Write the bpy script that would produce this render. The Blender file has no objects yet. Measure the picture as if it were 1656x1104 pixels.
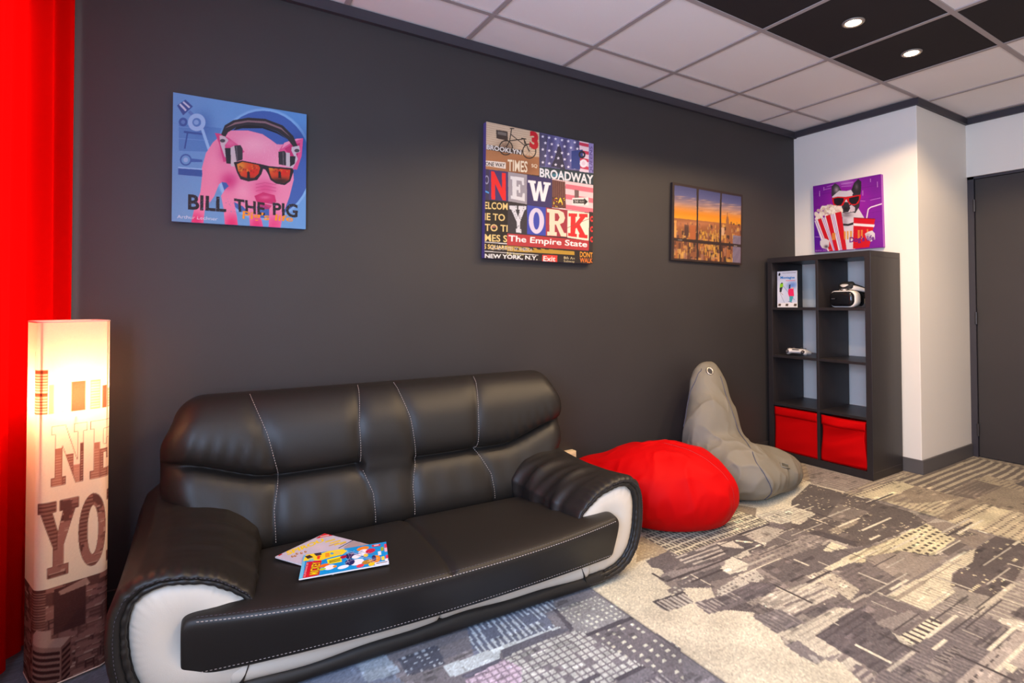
import bpy, bmesh, math, random
import numpy as np
from mathutils import Vector, Matrix, noise

random.seed(7)
rng = np.random.default_rng(7)
S = bpy.context.scene
COL = S.collection

# ------------------------------------------------------------------ camera
cam_d = bpy.data.cameras.new('camera')
cam = bpy.data.objects.new('camera', cam_d)
COL.objects.link(cam)
S.camera = cam
YAW, PITCH, ROLL = 0.58257, 0.01835, -0.00349
_f = Vector((math.sin(YAW) * math.cos(PITCH), math.cos(YAW) * math.cos(PITCH), math.sin(PITCH)))
_r = Vector((math.cos(YAW), -math.sin(YAW), 0))
_u = _r.cross(_f)
_r2 = _r * math.cos(ROLL) + _u * math.sin(ROLL)
_u2 = -_r * math.sin(ROLL) + _u * math.cos(ROLL)
cam.matrix_world = Matrix(((_r2.x, _u2.x, -_f.x, -4.06004), (_r2.y, _u2.y, -_f.y, -2.59938),
                           (_r2.z, _u2.z, -_f.z, 1.14183), (0, 0, 0, 1)))
cam_d.sensor_width = 36
cam_d.lens = 890.32 / 1656 * 36
cam_d.shift_x = -(890.38 - 828) / 1656
cam_d.shift_y = -(552 - 473.48) / 1656
cam_d.clip_start = 0.05

# ------------------------------------------------------------------ world, exposure, daylight and fill
S.view_settings.view_transform = 'Standard'
S.view_settings.look = 'None'
S.view_settings.exposure = 0.0
S.view_settings.gamma = 1.0
S.view_settings.use_curve_mapping = False
W = bpy.data.worlds.new('world')
S.world = W
W.use_nodes = True
W.node_tree.nodes['Background'].inputs[0].default_value = (0.75, 0.85, 1.0, 1)
W.node_tree.nodes['Background'].inputs[1].default_value = 0.35


def area_light(name, loc, aim, sx, sy, power, color):
    d = bpy.data.lights.new(name, 'AREA')
    d.shape = 'RECTANGLE'
    d.size, d.size_y = sx, sy
    d.energy = power
    d.color = color
    o = bpy.data.objects.new(name, d)
    COL.objects.link(o)
    o.location = loc
    o.rotation_euler = (Vector(aim) - Vector(loc)).to_track_quat('-Z', 'Y').to_euler()
    return o


# daylight through the window behind the curtain and the open left window, plus an added front fill
area_light('daylight_curtain', (-4.74, -0.32, 1.55), (0, -0.32, 1.55), .44, 1.35, 17, (1.0, 0.96, 0.92))
area_light('daylight_left', (-4.74, -2.55, 1.45), (0, -0.9, 1.5), 1.5, 1.3, 150, (0.48, 0.66, 1.0))
area_light('front_fill', (-2.6, -4.62, 1.4), (-2.4, 0, 0.9), 2.6, 1.4, 18, (1.0, 0.90, 0.78))  # added warm fill standing in for the lit room behind the camera

CEIL = 2.5013
GX, GY = -0.4647, 0.3004
SPOTS = [(-1.361, -1.193), (-0.762, -1.193), (-1.96, -1.193), (-0.762, -1.79), (-2.56, -1.79), (-2.56, -2.4), (-1.96, -2.4)]  # last three are out of view, added to light the floor before the sofa
SPOT_POWER = 62.0
BULB = 78.0

# ------------------------------------------------------------------ helpers


def lin(c):
    c = np.asarray(c, float) / 255.0
    return np.where(c <= 0.04045, c / 12.92, ((c + 0.055) / 1.055) ** 2.4)


def rgb(r, g, b):
    l = lin((r, g, b))
    return (float(l[0]), float(l[1]), float(l[2]), 1.0)


MATS = {}


def mat(name, color=None, rough=0.6, metal=0.0, spec=0.5, bump=0.0, scale=200.0, stretch=None, emit=None, estr=0.0,
        vary=0.0, attr=False, sheen=0.0, coat=0.0, trans=0.0, detail=4.0, bdist=0.002, vscale=3.0):
    if name in MATS:
        return MATS[name]
    m = bpy.data.materials.new(name)
    m.use_nodes = True
    nt = m.node_tree
    b = nt.nodes['Principled BSDF']
    if color is not None:
        b.inputs['Base Color'].default_value = color
    b.inputs['Roughness'].default_value = rough
    b.inputs['Metallic'].default_value = metal
    b.inputs['Specular IOR Level'].default_value = spec
    if sheen:
        b.inputs['Sheen Weight'].default_value = sheen
    if coat:
        b.inputs['Coat Weight'].default_value = coat
        b.inputs['Coat Roughness'].default_value = 0.1
    if trans:
        b.inputs['Transmission Weight'].default_value = trans
    if emit:
        b.inputs['Emission Color'].default_value = emit
        b.inputs['Emission Strength'].default_value = estr
    tc = nt.nodes.new('ShaderNodeTexCoord')
    src = tc.outputs['Object']
    if stretch:
        mp = nt.nodes.new('ShaderNodeMapping')
        mp.inputs['Scale'].default_value = stretch
        nt.links.new(src, mp.inputs['Vector'])
        src = mp.outputs['Vector']
    if attr:
        a = nt.nodes.new('ShaderNodeAttribute')
        a.attribute_name = 'Col'
        nt.links.new(a.outputs['Color'], b.inputs['Base Color'])
    if vary > 0:
        n = nt.nodes.new('ShaderNodeTexNoise')
        n.inputs['Scale'].default_value = vscale
        n.inputs['Detail'].default_value = 6
        nt.links.new(src, n.inputs['Vector'])
        mr = nt.nodes.new('ShaderNodeMapRange')
        mr.inputs['From Min'].default_value = 0.3
        mr.inputs['From Max'].default_value = 0.7
        mr.inputs['To Min'].default_value = 1 - vary
        mr.inputs['To Max'].default_value = 1 + vary
        nt.links.new(n.outputs['Fac'], mr.inputs['Value'])
        vm = nt.nodes.new('ShaderNodeVectorMath')
        vm.operation = 'SCALE'
        if attr:
            nt.links.new(a.outputs['Color'], vm.inputs[0])
        else:
            vm.inputs[0].default_value = color[:3]
        nt.links.new(mr.outputs['Result'], vm.inputs['Scale'])
        nt.links.new(vm.outputs['Vector'], b.inputs['Base Color'])
    if bump > 0:
        n = nt.nodes.new('ShaderNodeTexNoise')
        n.inputs['Scale'].default_value = scale
        n.inputs['Detail'].default_value = detail
        nt.links.new(src, n.inputs['Vector'])
        bp = nt.nodes.new('ShaderNodeBump')
        bp.inputs['Strength'].default_value = bump
        bp.inputs['Distance'].default_value = bdist
        nt.links.new(n.outputs['Fac'], bp.inputs['Height'])
        nt.links.new(bp.outputs['Normal'], b.inputs['Normal'])
    MATS[name] = m
    return m


def link(o, parent=None):
    COL.objects.link(o)
    if parent is not None:
        o.parent = parent
    return o


def mesh_obj(name, verts, faces, m, parent=None, smooth=False, subsurf=0, bevel=0.0, bseg=2, solid=0.0):
    me = bpy.data.meshes.new(name)
    me.from_pydata([tuple(map(float, v)) for v in verts], [], faces)
    bm = bmesh.new()
    bm.from_mesh(me)
    bmesh.ops.recalc_face_normals(bm, faces=bm.faces)
    bm.to_mesh(me)
    bm.free()
    if isinstance(m, (list, tuple)):
        for k in m:
            me.materials.append(k)
    else:
        me.materials.append(m)
    if smooth:
        me.polygons.foreach_set('use_smooth', [True] * len(me.polygons))
    o = bpy.data.objects.new(name, me)
    link(o, parent)
    if solid:
        s = o.modifiers.new('solid', 'SOLIDIFY')
        s.thickness = solid
        s.offset = 0
    if bevel:
        b = o.modifiers.new('bevel', 'BEVEL')
        b.width = bevel
        b.segments = bseg
        b.limit_method = 'ANGLE'
        b.angle_limit = math.radians(40)
        b.harden_normals = False
    if subsurf:
        s = o.modifiers.new('sub', 'SUBSURF')
        s.levels = subsurf
        s.render_levels = subsurf
    return o


def boxvf(x0, x1, y0, y1, z0, z1):
    v = [(x0, y0, z0), (x1, y0, z0), (x1, y1, z0), (x0, y1, z0), (x0, y0, z1), (x1, y0, z1), (x1, y1, z1), (x0, y1, z1)]
    f = [(0, 3, 2, 1), (4, 5, 6, 7), (0, 1, 5, 4), (1, 2, 6, 5), (2, 3, 7, 6), (3, 0, 4, 7)]
    return v, f


def box(name, x0, x1, y0, y1, z0, z1, m, parent=None, bevel=0.0, bseg=2):
    v, f = boxvf(x0, x1, y0, y1, z0, z1)
    return mesh_obj(name, v, f, m, parent, bevel=bevel, bseg=bseg)


def boxes(name, lst, m, parent=None, bevel=0.0):
    V, F = [], []
    for b in lst:
        v, f = boxvf(*b)
        n = len(V)
        V += v
        F += [tuple(i + n for i in q) for q in f]
    return mesh_obj(name, V, F, m, parent, bevel=bevel)


def loft(rings, cap0=True, cap1=True, closed=True):
    n = len(rings[0])
    V = [p for r in rings for p in r]
    F = []
    for j in range(len(rings) - 1):
        for i in range(n if closed else n - 1):
            a, b = j * n + i, j * n + (i + 1) % n
            F.append((a, b, b + n, a + n))
    if cap0:
        F.append(tuple(range(n))[::-1])
    if cap1:
        F.append(tuple(range((len(rings) - 1) * n, len(rings) * n)))
    return V, F


def tube_vf(pts, rad, sides=8, closed=False, flat=1.0):
    pts = [Vector(p) for p in pts]
    n = len(pts)
    rings = []
    up = None
    for i, p in enumerate(pts):
        a = pts[i - 1] if (i > 0 or closed) else p
        b = pts[(i + 1) % n] if (i < n - 1 or closed) else p
        t = (b - a).normalized()
        if up is None:
            up = Vector((0, 0, 1)) if abs(t.z) < 0.9 else Vector((0, 1, 0))
        s = t.cross(up)
        if s.length < 1e-6:
            s = t.orthogonal()
        s.normalize()
        u = s.cross(t).normalized()
        up = u
        r = rad[i] if hasattr(rad, '__len__') else rad
        rings.append([p + s * (math.cos(k * 2 * math.pi / sides) * r) + u * (math.sin(k * 2 * math.pi / sides) * r * flat)
                      for k in range(sides)])
    if closed:
        rings.append(rings[0])
        V, F = loft(rings[:-1], False, False)
        m = sides
        base = (n - 1) * m
        for k in range(m):
            F.append((base + k, base + (k + 1) % m, (k + 1) % m, k))
        return V, F
    return loft(rings)


def tube(name, pts, rad, m, parent=None, sides=8, closed=False, subsurf=0, flat=1.0):
    V, F = tube_vf(pts, rad, sides, closed, flat)
    return mesh_obj(name, V, F, m, parent, smooth=True, subsurf=subsurf)


def dashes(name, pts, m, parent, dash=0.007, gap=0.004, rad=0.0011):
    """sewing thread: short stitches along a polyline, one mesh"""
    pts = [Vector(p) for p in pts]
    L = [0.0]
    for a, b in zip(pts, pts[1:]):
        L.append(L[-1] + (b - a).length)

    def at(t):
        for i in range(len(pts) - 1):
            if t <= L[i + 1]:
                k = (t - L[i]) / max(1e-9, L[i + 1] - L[i])
                return pts[i].lerp(pts[i + 1], k)
        return pts[-1]
    V, F = [], []
    t = 0.0
    while t + dash < L[-1]:
        v, f = tube_vf([at(t), at(t + dash * .5), at(t + dash)], [rad * .7, rad, rad * .7], 5)
        n = len(V)
        V += v
        F += [tuple(i + n for i in q) for q in f]
        t += dash + gap
    return mesh_obj(name, V, F, m, parent, smooth=True)


def empty(name, loc=(0, 0, 0), rz=0.0):
    o = bpy.data.objects.new(name, None)
    o.empty_display_size = 0.1
    link(o)
    o.location = loc
    o.rotation_euler = (0, 0, rz)
    return o


def tag(o, label, cat, group=None):
    o['label'] = label
    o['category'] = cat
    if group:
        o['group'] = group
    return o


def struct(o):
    o['kind'] = 'structure'
    return o


def lathe_vf(profile, seg=24):
    rings = [[(r * math.cos(2 * math.pi * k / seg), r * math.sin(2 * math.pi * k / seg), z) for k in range(seg)] for r, z in profile]
    return loft(rings)


def smoothstep(a, b, x):
    t = np.clip((x - a) / (b - a), 0, 1)
    return t * t * (3 - 2 * t)


# ------------------------------------------------------------------ printed surfaces: a small painter whose result becomes mesh colours
_glyph = {}


def glyphs(s, bold=0.0):
    """triangles of a string in the unit box, y down"""
    k = (s, bold)
    if k not in _glyph:
        cu = bpy.data.curves.new('t', 'FONT')
        cu.body = s
        cu.resolution_u = 3
        cu.offset = bold
        o = bpy.data.objects.new('t', cu)
        COL.objects.link(o)
        dg = bpy.context.evaluated_depsgraph_get()
        me = bpy.data.meshes.new_from_object(o.evaluated_get(dg))
        me.calc_loop_triangles()
        v = np.array([x.co[:2] for x in me.vertices], float)
        t = np.array([x.vertices[:] for x in me.loop_triangles], int)
        lo, hi = v.min(0), v.max(0)
        v = (v - lo) / (hi - lo)
        v[:, 1] = 1 - v[:, 1]
        bpy.data.objects.remove(o)
        bpy.data.curves.remove(cu)
        bpy.data.meshes.remove(me)
        _glyph[k] = (v, t)
    return _glyph[k]


SLAB = {
    'N': [[(0, 0), (.38, 0), (.72, .62), (.72, .14), (.62, .14), (.62, 0), (1, 0), (1, .14), (.9, .14), (.9, 1), (.68, 1), (.3, .34), (.3, .86), (.4, .86), (.4, 1), (0, 1), (0, .86), (.1, .86), (.1, .14), (0, .14)]],
    'E': [[(0, 0), (.95, 0), (.95, .32), (.82, .32), (.78, .15), (.42, .15), (.42, .42), (.56, .42), (.56, .32), (.68, .32), (.68, .68), (.56, .68), (.56, .57), (.42, .57), (.42, .85), (.8, .85), (.86, .66), (1, .66), (1, 1), (0, 1), (0, .86), (.12, .86), (.12, .14), (0, .14)]],
    'W': [[(0, 0), (.34, 0), (.34, .13), (.27, .13), (.35, .62), (.45, 0), (.58, 0), (.67, .62), (.75, .13), (.68, .13), (.68, 0), (1, 0), (1, .13), (.93, .13), (.76, 1), (.6, 1), (.51, .45), (.42, 1), (.26, 1), (.08, .13), (0, .13)]],
    'Y': [[(0, 0), (.45, 0), (.45, .14), (.36, .14), (.5, .42), (.62, .14), (.54, .14), (.54, 0), (1, 0), (1, .14), (.92, .14), (.64, .6), (.64, .86), (.76, .86), (.76, 1), (.26, 1), (.26, .86), (.38, .86), (.38, .6), (.08, .14), (0, .14)]],
    'R': [[(0, 0), (.6, 0), (.85, .08), (.93, .28), (.85, .46), (.66, .54), (.88, .86), (1, .86), (1, 1), (.72, 1), (.46, .57), (.4, .57), (.4, .86), (.5, .86), (.5, 1), (0, 1), (0, .86), (.12, .86), (.12, .14), (0, .14)],
          [(.4, .14), (.56, .14), (.65, .28), (.56, .43), (.4, .43)]],
    'K': [[(0, 0), (.45, 0), (.45, .14), (.37, .14), (.37, .42), (.62, .14), (.55, .14), (.55, 0), (1, 0), (1, .14), (.88, .14), (.6, .45), (.88, .86), (1, .86), (1, 1), (.55, 1), (.55, .86), (.6, .86), (.43, .6), (.37, .66), (.37, .86), (.45, .86), (.45, 1), (0, 1), (0, .86), (.12, .86), (.12, .14), (0, .14)]],
    'O': [[(.5 + .5 * math.cos(a * math.pi / 16), .5 + .5 * math.sin(a * math.pi / 16)) for a in range(32)],
          [(.5 + .2 * math.cos(a * math.pi / 16), .5 + .34 * math.sin(a * math.pi / 16)) for a in range(32)]],
}


def homog(src, dst):
    A = []
    for (x, y), (u, v) in zip(src, dst):
        A.append([x, y, 1, 0, 0, 0, -u * x, -u * y, -u])
        A.append([0, 0, 0, x, y, 1, -v * x, -v * y, -v])
    return np.linalg.svd(np.array(A, float))[2][-1].reshape(3, 3)


class Print:
    def __init__(self, w, h, bg, corners=None, box=None, ss=2):
        """w x h cells; corners: four points tl,tr,br,bl of the drawing frame; box: (x0,y0,x1,y1) drawing frame"""
        self.w, self.h, self.ss = w, h, ss
        self.a = np.zeros((h * ss, w * ss, 3)) + np.array(bg, float)
        if box:
            x0, y0, x1, y1 = box
            corners = [(x0, y0), (x1, y0), (x1, y1), (x0, y1)]
        self.H = homog(corners, [(0, 0), (1, 0), (1, 1), (0, 1)])

    def tp(self, pts):
        p = np.asarray(pts, float)
        q = np.c_[p, np.ones(len(p))] @ self.H.T
        q = q[:, :2] / q[:, 2:]
        return q * [self.w * self.ss, self.h * self.ss]

    def mask(self, rings):
        P = [self.tp(r) for r in rings]
        al = np.vstack(P)
        hh, ww = self.a.shape[:2]
        x0, y0 = np.floor(np.maximum(al.min(0), 0)).astype(int)
        x1 = int(min(ww, math.ceil(al[:, 0].max()) + 1))
        y1 = int(min(hh, math.ceil(al[:, 1].max()) + 1))
        if x1 <= x0 or y1 <= y0:
            return None
        X, Y = np.meshgrid(np.arange(x0, x1) + .5, np.arange(y0, y1) + .5)
        ins = np.zeros(X.shape, bool)
        for p in P:
            for (ax, ay), (bx, by) in zip(p, np.roll(p, -1, 0)):
                if ay == by:
                    continue
                c = ((ay > Y) != (by > Y)) & (X < (bx - ax) * (Y - ay) / (by - ay) + ax)
                ins ^= c
        return slice(y0, y1), slice(x0, x1), ins, X, Y

    def poly(self, pts, col, a=1.0, holes=()):
        m = self.mask([pts] + list(holes))
        if m is None:
            return
        ys, xs, ins, X, Y = m
        t = self.a[ys, xs]
        t[ins] = t[ins] * (1 - a) + np.array(col, float) * a

    def rect(self, x0, y0, x1, y1, col, a=1.0):
        self.poly([(x0, y0), (x1, y0), (x1, y1), (x0, y1)], col, a)

    def ell(self, cx, cy, rx, ry, col, a=1.0, hole=0.0, rot=0.0):
        c, s = math.cos(rot), math.sin(rot)
        T = [(math.cos(k * math.pi / 20), math.sin(k * math.pi / 20)) for k in range(40)]
        f = lambda q: [(cx + q * (rx * x * c - ry * y * s), cy + q * (rx * x * s + ry * y * c)) for x, y in T]
        self.poly(f(1), col, a, [f(hole)] if hole else ())

    def soft(self, cx, cy, rx, ry, col, a=1.0, clip=None):
        R = 2.2
        m = self.mask([clip if clip else [(cx - R * rx, cy - R * ry), (cx + R * rx, cy - R * ry), (cx + R * rx, cy + R * ry), (cx - R * rx, cy + R * ry)]])
        if m is None:
            return
        ys, xs, ins, X, Y = m
        c, ex, ey = self.tp([(cx, cy), (cx + rx, cy), (cx, cy + ry)])
        M = np.linalg.inv(np.array([ex - c, ey - c]).T)
        u = M[0, 0] * (X - c[0]) + M[0, 1] * (Y - c[1])
        v = M[1, 0] * (X - c[0]) + M[1, 1] * (Y - c[1])
        w = (np.exp(-(u * u + v * v) * 1.2) * a * ins)[..., None]
        t = self.a[ys, xs]
        t[:] = t * (1 - w) + np.array(col, float) * w

    def line(self, pts, w, col, a=1.0):
        for (x0, y0), (x1, y1) in zip(pts, pts[1:]):
            d = math.hypot(x1 - x0, y1 - y0) or 1
            nx, ny = -(y1 - y0) / d * w / 2, (x1 - x0) / d * w / 2
            self.poly([(x0 + nx, y0 + ny), (x1 + nx, y1 + ny), (x1 - nx, y1 - ny), (x0 - nx, y0 - ny)], col, a)

    @staticmethod
    def _bil(q, p):
        (ax, ay), (bx, by), (cx, cy), (dx, dy) = q
        return [((1 - v) * ((1 - u) * ax + u * bx) + v * ((1 - u) * dx + u * cx), (1 - v) * ((1 - u) * ay + u * by) + v * ((1 - u) * dy + u * cy)) for u, v in p]

    def text(self, s, quad, col, bold=0.0, a=1.0):
        v, t = glyphs(s, bold)
        q = np.array(self._bil(quad, v))
        for tri in t:
            self.poly(q[tri], col, a)

    def slab(self, ch, quad, col, a=1.0):
        r = [self._bil(quad, p) for p in SLAB[ch]]
        self.poly(r[0], col, a, r[1:])

    def vgrad(self, stops):
        """vertical gradient over the whole print, stops (t, colour)"""
        hh = self.a.shape[0]
        t = (np.arange(hh) + .5) / hh
        ts = [s[0] for s in stops]
        for k in range(3):
            self.a[:, :, k] = np.interp(t, ts, [s[1][k] for s in stops])[:, None]

    def grain(self, amt):
        self.a += rng.normal(0, amt, self.a.shape[:2])[..., None]

    def out(self, gain=1.0):
        s = self.ss
        b = self.a.reshape(self.h, s, self.w, s, 3).mean((1, 3))
        return lin(np.clip(b, 0, 255)) * gain


def grid_mesh(name, P, colors, m, parent=None, smooth=False):
    """P: (ny,nx,3) points, colors: (ny,nx,3) linear"""
    ny, nx = P.shape[:2]
    me = bpy.data.meshes.new(name)
    me.vertices.add(nx * ny)
    me.vertices.foreach_set('co', np.ascontiguousarray(P, np.float32).ravel())
    i = np.arange(nx * ny).reshape(ny, nx)
    q = np.stack([i[1:, :-1], i[1:, 1:], i[:-1, 1:], i[:-1, :-1]], -1).reshape(-1, 4).astype(np.int32)
    me.loops.add(q.size)
    me.loops.foreach_set('vertex_index', q.ravel())
    me.polygons.add(len(q))
    me.polygons.foreach_set('loop_start', np.arange(0, q.size, 4, dtype=np.int32))
    me.polygons.foreach_set('loop_total', np.full(len(q), 4, np.int32))
    if smooth:
        me.polygons.foreach_set('use_smooth', np.ones(len(q), bool))
    me.update(calc_edges=True)
    if colors is not None:
        at = me.color_attributes.new('Col', 'FLOAT_COLOR', 'POINT')
        c4 = np.ones((nx * ny, 4), np.float32)
        c4[:, :3] = colors.reshape(-1, 3)
        at.data.foreach_set('color', c4.ravel())
    me.materials.append(m)
    o = bpy.data.objects.new(name, me)
    link(o, parent)
    return o


def print_plane(name, pr, origin, ux, uy, m, parent, gain=1.0):
    """print laid on the flat rectangle origin + u*ux + v*uy (v downwards)"""
    c = pr.out(gain)
    u = np.linspace(0, 1, pr.w)[None, :, None]
    v = np.linspace(0, 1, pr.h)[:, None, None]
    P = np.array(origin)[None, None] + u * np.array(ux)[None, None] + v * np.array(uy)[None, None]
    return grid_mesh(name, P, c, m, parent)

# ------------------------------------------------------------------ the printed pictures (drawn first, hung further down)


def paint_pig():
    p = Print(300, 312, (104, 158, 212), [(85, 83), (1007, 233), (992, 1017), (73, 960)])
    p.soft(150, 900, 500, 400, (112, 160, 205), .8)
    p.soft(900, 300, 300, 200, (80, 140, 205), .6)
    # record behind the pig
    p.ell(705, 575, 345, 385, (128, 180, 228))
    p.ell(705, 575, 325, 365, (62, 98, 172))
    p.ell(705, 575, 345, 385, (96, 145, 205), .5, hole=.985)
    p.soft(950, 430, 90, 90, (40, 70, 140), .6)
    # turntable arm, drawn tone on tone
    p.poly([(125, 300), (420, 330), (350, 490), (125, 485)], (86, 136, 196))
    for y in (320, 400, 485):
        p.line([(125, y), (330, y + 15)], 4, (110, 160, 215))
    p.line([(160, 355), (290, 370)], 14, (52, 84, 152))
    p.line([(185, 360), (165, 470)], 10, (52, 84, 152))
    p.ell(155, 288, 30, 30, (58, 92, 160))
    p.ell(155, 288, 14, 14, (92, 130, 190))
    p.ell(172, 545, 40, 40, (60, 98, 168), hole=.75)
    p.ell(172, 545, 16, 16, (150, 185, 225))
    p.poly([(205, 535), (285, 545), (285, 560), (205, 560)], (64, 100, 170))
    p.poly([(120, 592), (290, 605), (290, 660), (120, 645)], (52, 88, 160))
    p.poly([(120, 592), (290, 605), (290, 614), (120, 602)], (150, 195, 235))
    p.soft(290, 300, 70, 90, (60, 100, 170), .7)
    p.poly([(113, 175), (172, 135), (222, 182), (155, 242)], (60, 84, 150))
    p.line([(132, 165), (175, 210)], 14, (190, 205, 228))
    p.line([(155, 150), (200, 190)], 12, (190, 205, 228))
    p.line([(195, 215), (225, 245)], 22, (88, 126, 190))
    p.line([(285, 335), (430, 770)], 20, (150, 196, 236))
    p.ell(248, 290, 60, 60, (152, 192, 232))
    p.ell(248, 290, 30, 30, (84, 128, 190))
    p.ell(245, 290, 17, 17, (130, 172, 220))
    # pig body
    body = [(200, 1000), (228, 880), (272, 760), (285, 640), (282, 600), (310, 500), (360, 425), (420, 372), (480, 345),
            (600, 345), (700, 370), (760, 410), (800, 440), (850, 440), (905, 560), (912, 680), (880, 800), (840, 900), (812, 1030),
            (735, 1030), (742, 870), (700, 850), (655, 865), (690, 960), (705, 1030), (612, 1030), (600, 900), (560, 860), (500, 830),
            (520, 930), (530, 1030), (440, 1030), (430, 880), (412, 790), (440, 745), (465, 725), (450, 700), (420, 695), (398, 712), (366, 790), (300, 885), (285, 1030)]
    p.poly(body, (238, 138, 172))
    p.soft(640, 440, 150, 80, (250, 176, 196), .9, body)
    p.soft(800, 620, 90, 130, (248, 166, 190), .7, body)
    p.soft(360, 560, 60, 120, (246, 150, 182), .8, body)
    p.soft(470, 690, 60, 60, (206, 40, 118), .85, body)
    p.soft(440, 500, 50, 60, (214, 70, 134), .6, body)
    p.soft(560, 760, 60, 60, (246, 170, 194), .6, body)
    p.soft(240, 960, 60, 60, (226, 24, 104), .9, body)
    p.soft(485, 980, 60, 70, (224, 22, 100), .9, body)
    p.soft(655, 990, 60, 70, (220, 30, 108), .9, body)
    p.soft(775, 990, 60, 80, (226, 50, 122), .8, body)
    for k in range(60):
        x, y = 520 + 330 * random.random(), 440 + 110 * random.random()
        p.line([(x, y), (x + random.uniform(-8, 8), y - 14)], 2, (250, 190, 206), .5)
    # ears
    p.poly([(372, 362), (412, 368), (470, 398), (540, 450), (575, 490), (500, 540), (430, 560), (402, 440)], (212, 62, 126))
    p.soft(480, 430, 50, 30, (236, 120, 162), .8)
    p.poly([(980, 398), (935, 400), (850, 428), (812, 482), (900, 610), (935, 612), (968, 520)], (226, 84, 142))
    p.poly([(960, 430), (900, 440), (850, 470), (930, 560)], (190, 34, 100), .8)
    p.poly([(850, 428), (935, 400), (975, 400), (900, 425), (830, 470)], (246, 160, 186), .9)
    # snout
    p.soft(715, 740, 80, 62, (220, 72, 134), .9)
    p.poly([(640, 790), (700, 765), (780, 785), (790, 830), (760, 845), (655, 828)], (204, 34, 104))
    p.soft(715, 800, 40, 14, (230, 110, 150), .8)
    for y in (700, 722, 745):
        p.line([(650, y + 12), (715, y), (790, y + 14)], 5, (196, 60, 116), .6)
    p.poly([(660, 850), (700, 840), (760, 855), (740, 880), (690, 880)], (196, 30, 98), .8)
    # headphones
    p.poly([(415, 372), (440, 310), (500, 275), (600, 257), (720, 265), (840, 310), (912, 382), (944, 458), (915, 460), (870, 402), (800, 350), (700, 318), (600, 305), (520, 322), (462, 358), (442, 392)], (44, 38, 42))
    p.poly([(440, 330), (510, 290), (600, 275), (720, 282), (830, 325), (895, 392), (830, 338), (720, 296), (600, 288), (515, 303)], (168, 128, 134), .75)
    p.poly([(500, 345), (560, 330), (700, 330), (800, 365), (870, 405), (800, 352), (700, 318), (600, 305), (520, 322)], (24, 20, 24))
    p.poly([(403, 378), (440, 385), (466, 412), (440, 445), (446, 482), (482, 542), (470, 562), (438, 522), (410, 440)], (206, 190, 196))
    p.ell(425, 415, 18, 12, (80, 72, 78))
    p.poly([(440, 465), (482, 465), (482, 572), (450, 570)], (34, 30, 36))
    p.poly([(480, 460), (512, 446), (522, 560), (505, 592), (480, 588)], (204, 192, 194))
    p.poly([(505, 448), (548, 445), (562, 470), (560, 545), (520, 556)], (52, 46, 52))
    p.line([(520, 452), (525, 550)], 5, (110, 100, 106))
    p.poly([(900, 458), (952, 448), (958, 490), (928, 502), (942, 540), (905, 604), (888, 596), (922, 530), (898, 482)], (206, 192, 198))
    p.ell(936, 482, 18, 12, (80, 72, 78))
    p.poly([(885, 520), (926, 520), (920, 572), (885, 592)], (34, 30, 36))
    p.poly([(856, 495), (887, 498), (887, 596), (858, 588)], (204, 192, 194))
    p.poly([(808, 490), (850, 484), (860, 500), (860, 584), (810, 576)], (50, 44, 50))
    p.line([(840, 490), (842, 580)], 5, (110, 100, 106))
    # sunglasses
    p.poly([(500, 562), (560, 550), (690, 575), (745, 588), (905, 602), (912, 622), (888, 690), (850, 717), (790, 707), (752, 682), (735, 640), (718, 612), (702, 606), (690, 642), (660, 682), (600, 692), (545, 676), (522, 630)], (34, 24, 28))
    l1 = [(522, 575), (560, 558), (670, 580), (682, 600), (670, 640), (640, 668), (590, 670), (550, 655), (530, 620)]
    l2 = [(740, 600), (890, 612), (880, 680), (845, 702), (795, 695), (760, 670), (747, 635)]
    for l, cx in ((l1, 600), (l2, 815)):
        p.poly(l, (214, 66, 12))
        p.soft(cx - 55, 590, 45, 40, (226, 160, 40), .9, l)
        p.soft(cx + 30, 630, 60, 30, (220, 26, 6), .9, l)
        p.soft(cx, 690, 90, 26, (40, 14, 10), .95, l)
        for k in range(26):
            p.soft(cx + random.uniform(-60, 60), 580 + random.random() * 50, 6, 6, random.choice([(240, 170, 40), (150, 20, 6), (90, 20, 10)]), .6, l)
        p.poly([(cx - 10, 668), (cx - 8, 630), (cx, 620), (cx + 9, 630), (cx + 12, 672)], (40, 12, 10))
    # lettering
    p.text('BILL', [(187, 777), (448, 800), (446, 898), (185, 880)], (34, 22, 28), .03)
    p.text('THE', [(500, 806), (712, 836), (710, 922), (506, 893)], (38, 22, 28), .03)
    p.text('PIG', [(765, 834), (938, 846), (936, 940), (767, 920)], (30, 22, 26), .03)
    for k in range(160):
        x = random.uniform(190, 935)
        y = 790 + (x - 190) * .075 + random.uniform(0, 90)
        p.ell(x, y, random.uniform(1, 3.5), random.uniform(1, 3.5), (150, 110, 140) if random.random() < .5 else (104, 150, 205), .8)
    p.text("Pig's life", [(560, 888), (910, 926), (900, 976), (556, 960)], (240, 150, 20), .02)
    p.text('Arthur Lechner', [(112, 916), (390, 934), (387, 955), (112, 939)], (222, 226, 236))
    p.grain(3)
    return p


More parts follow.
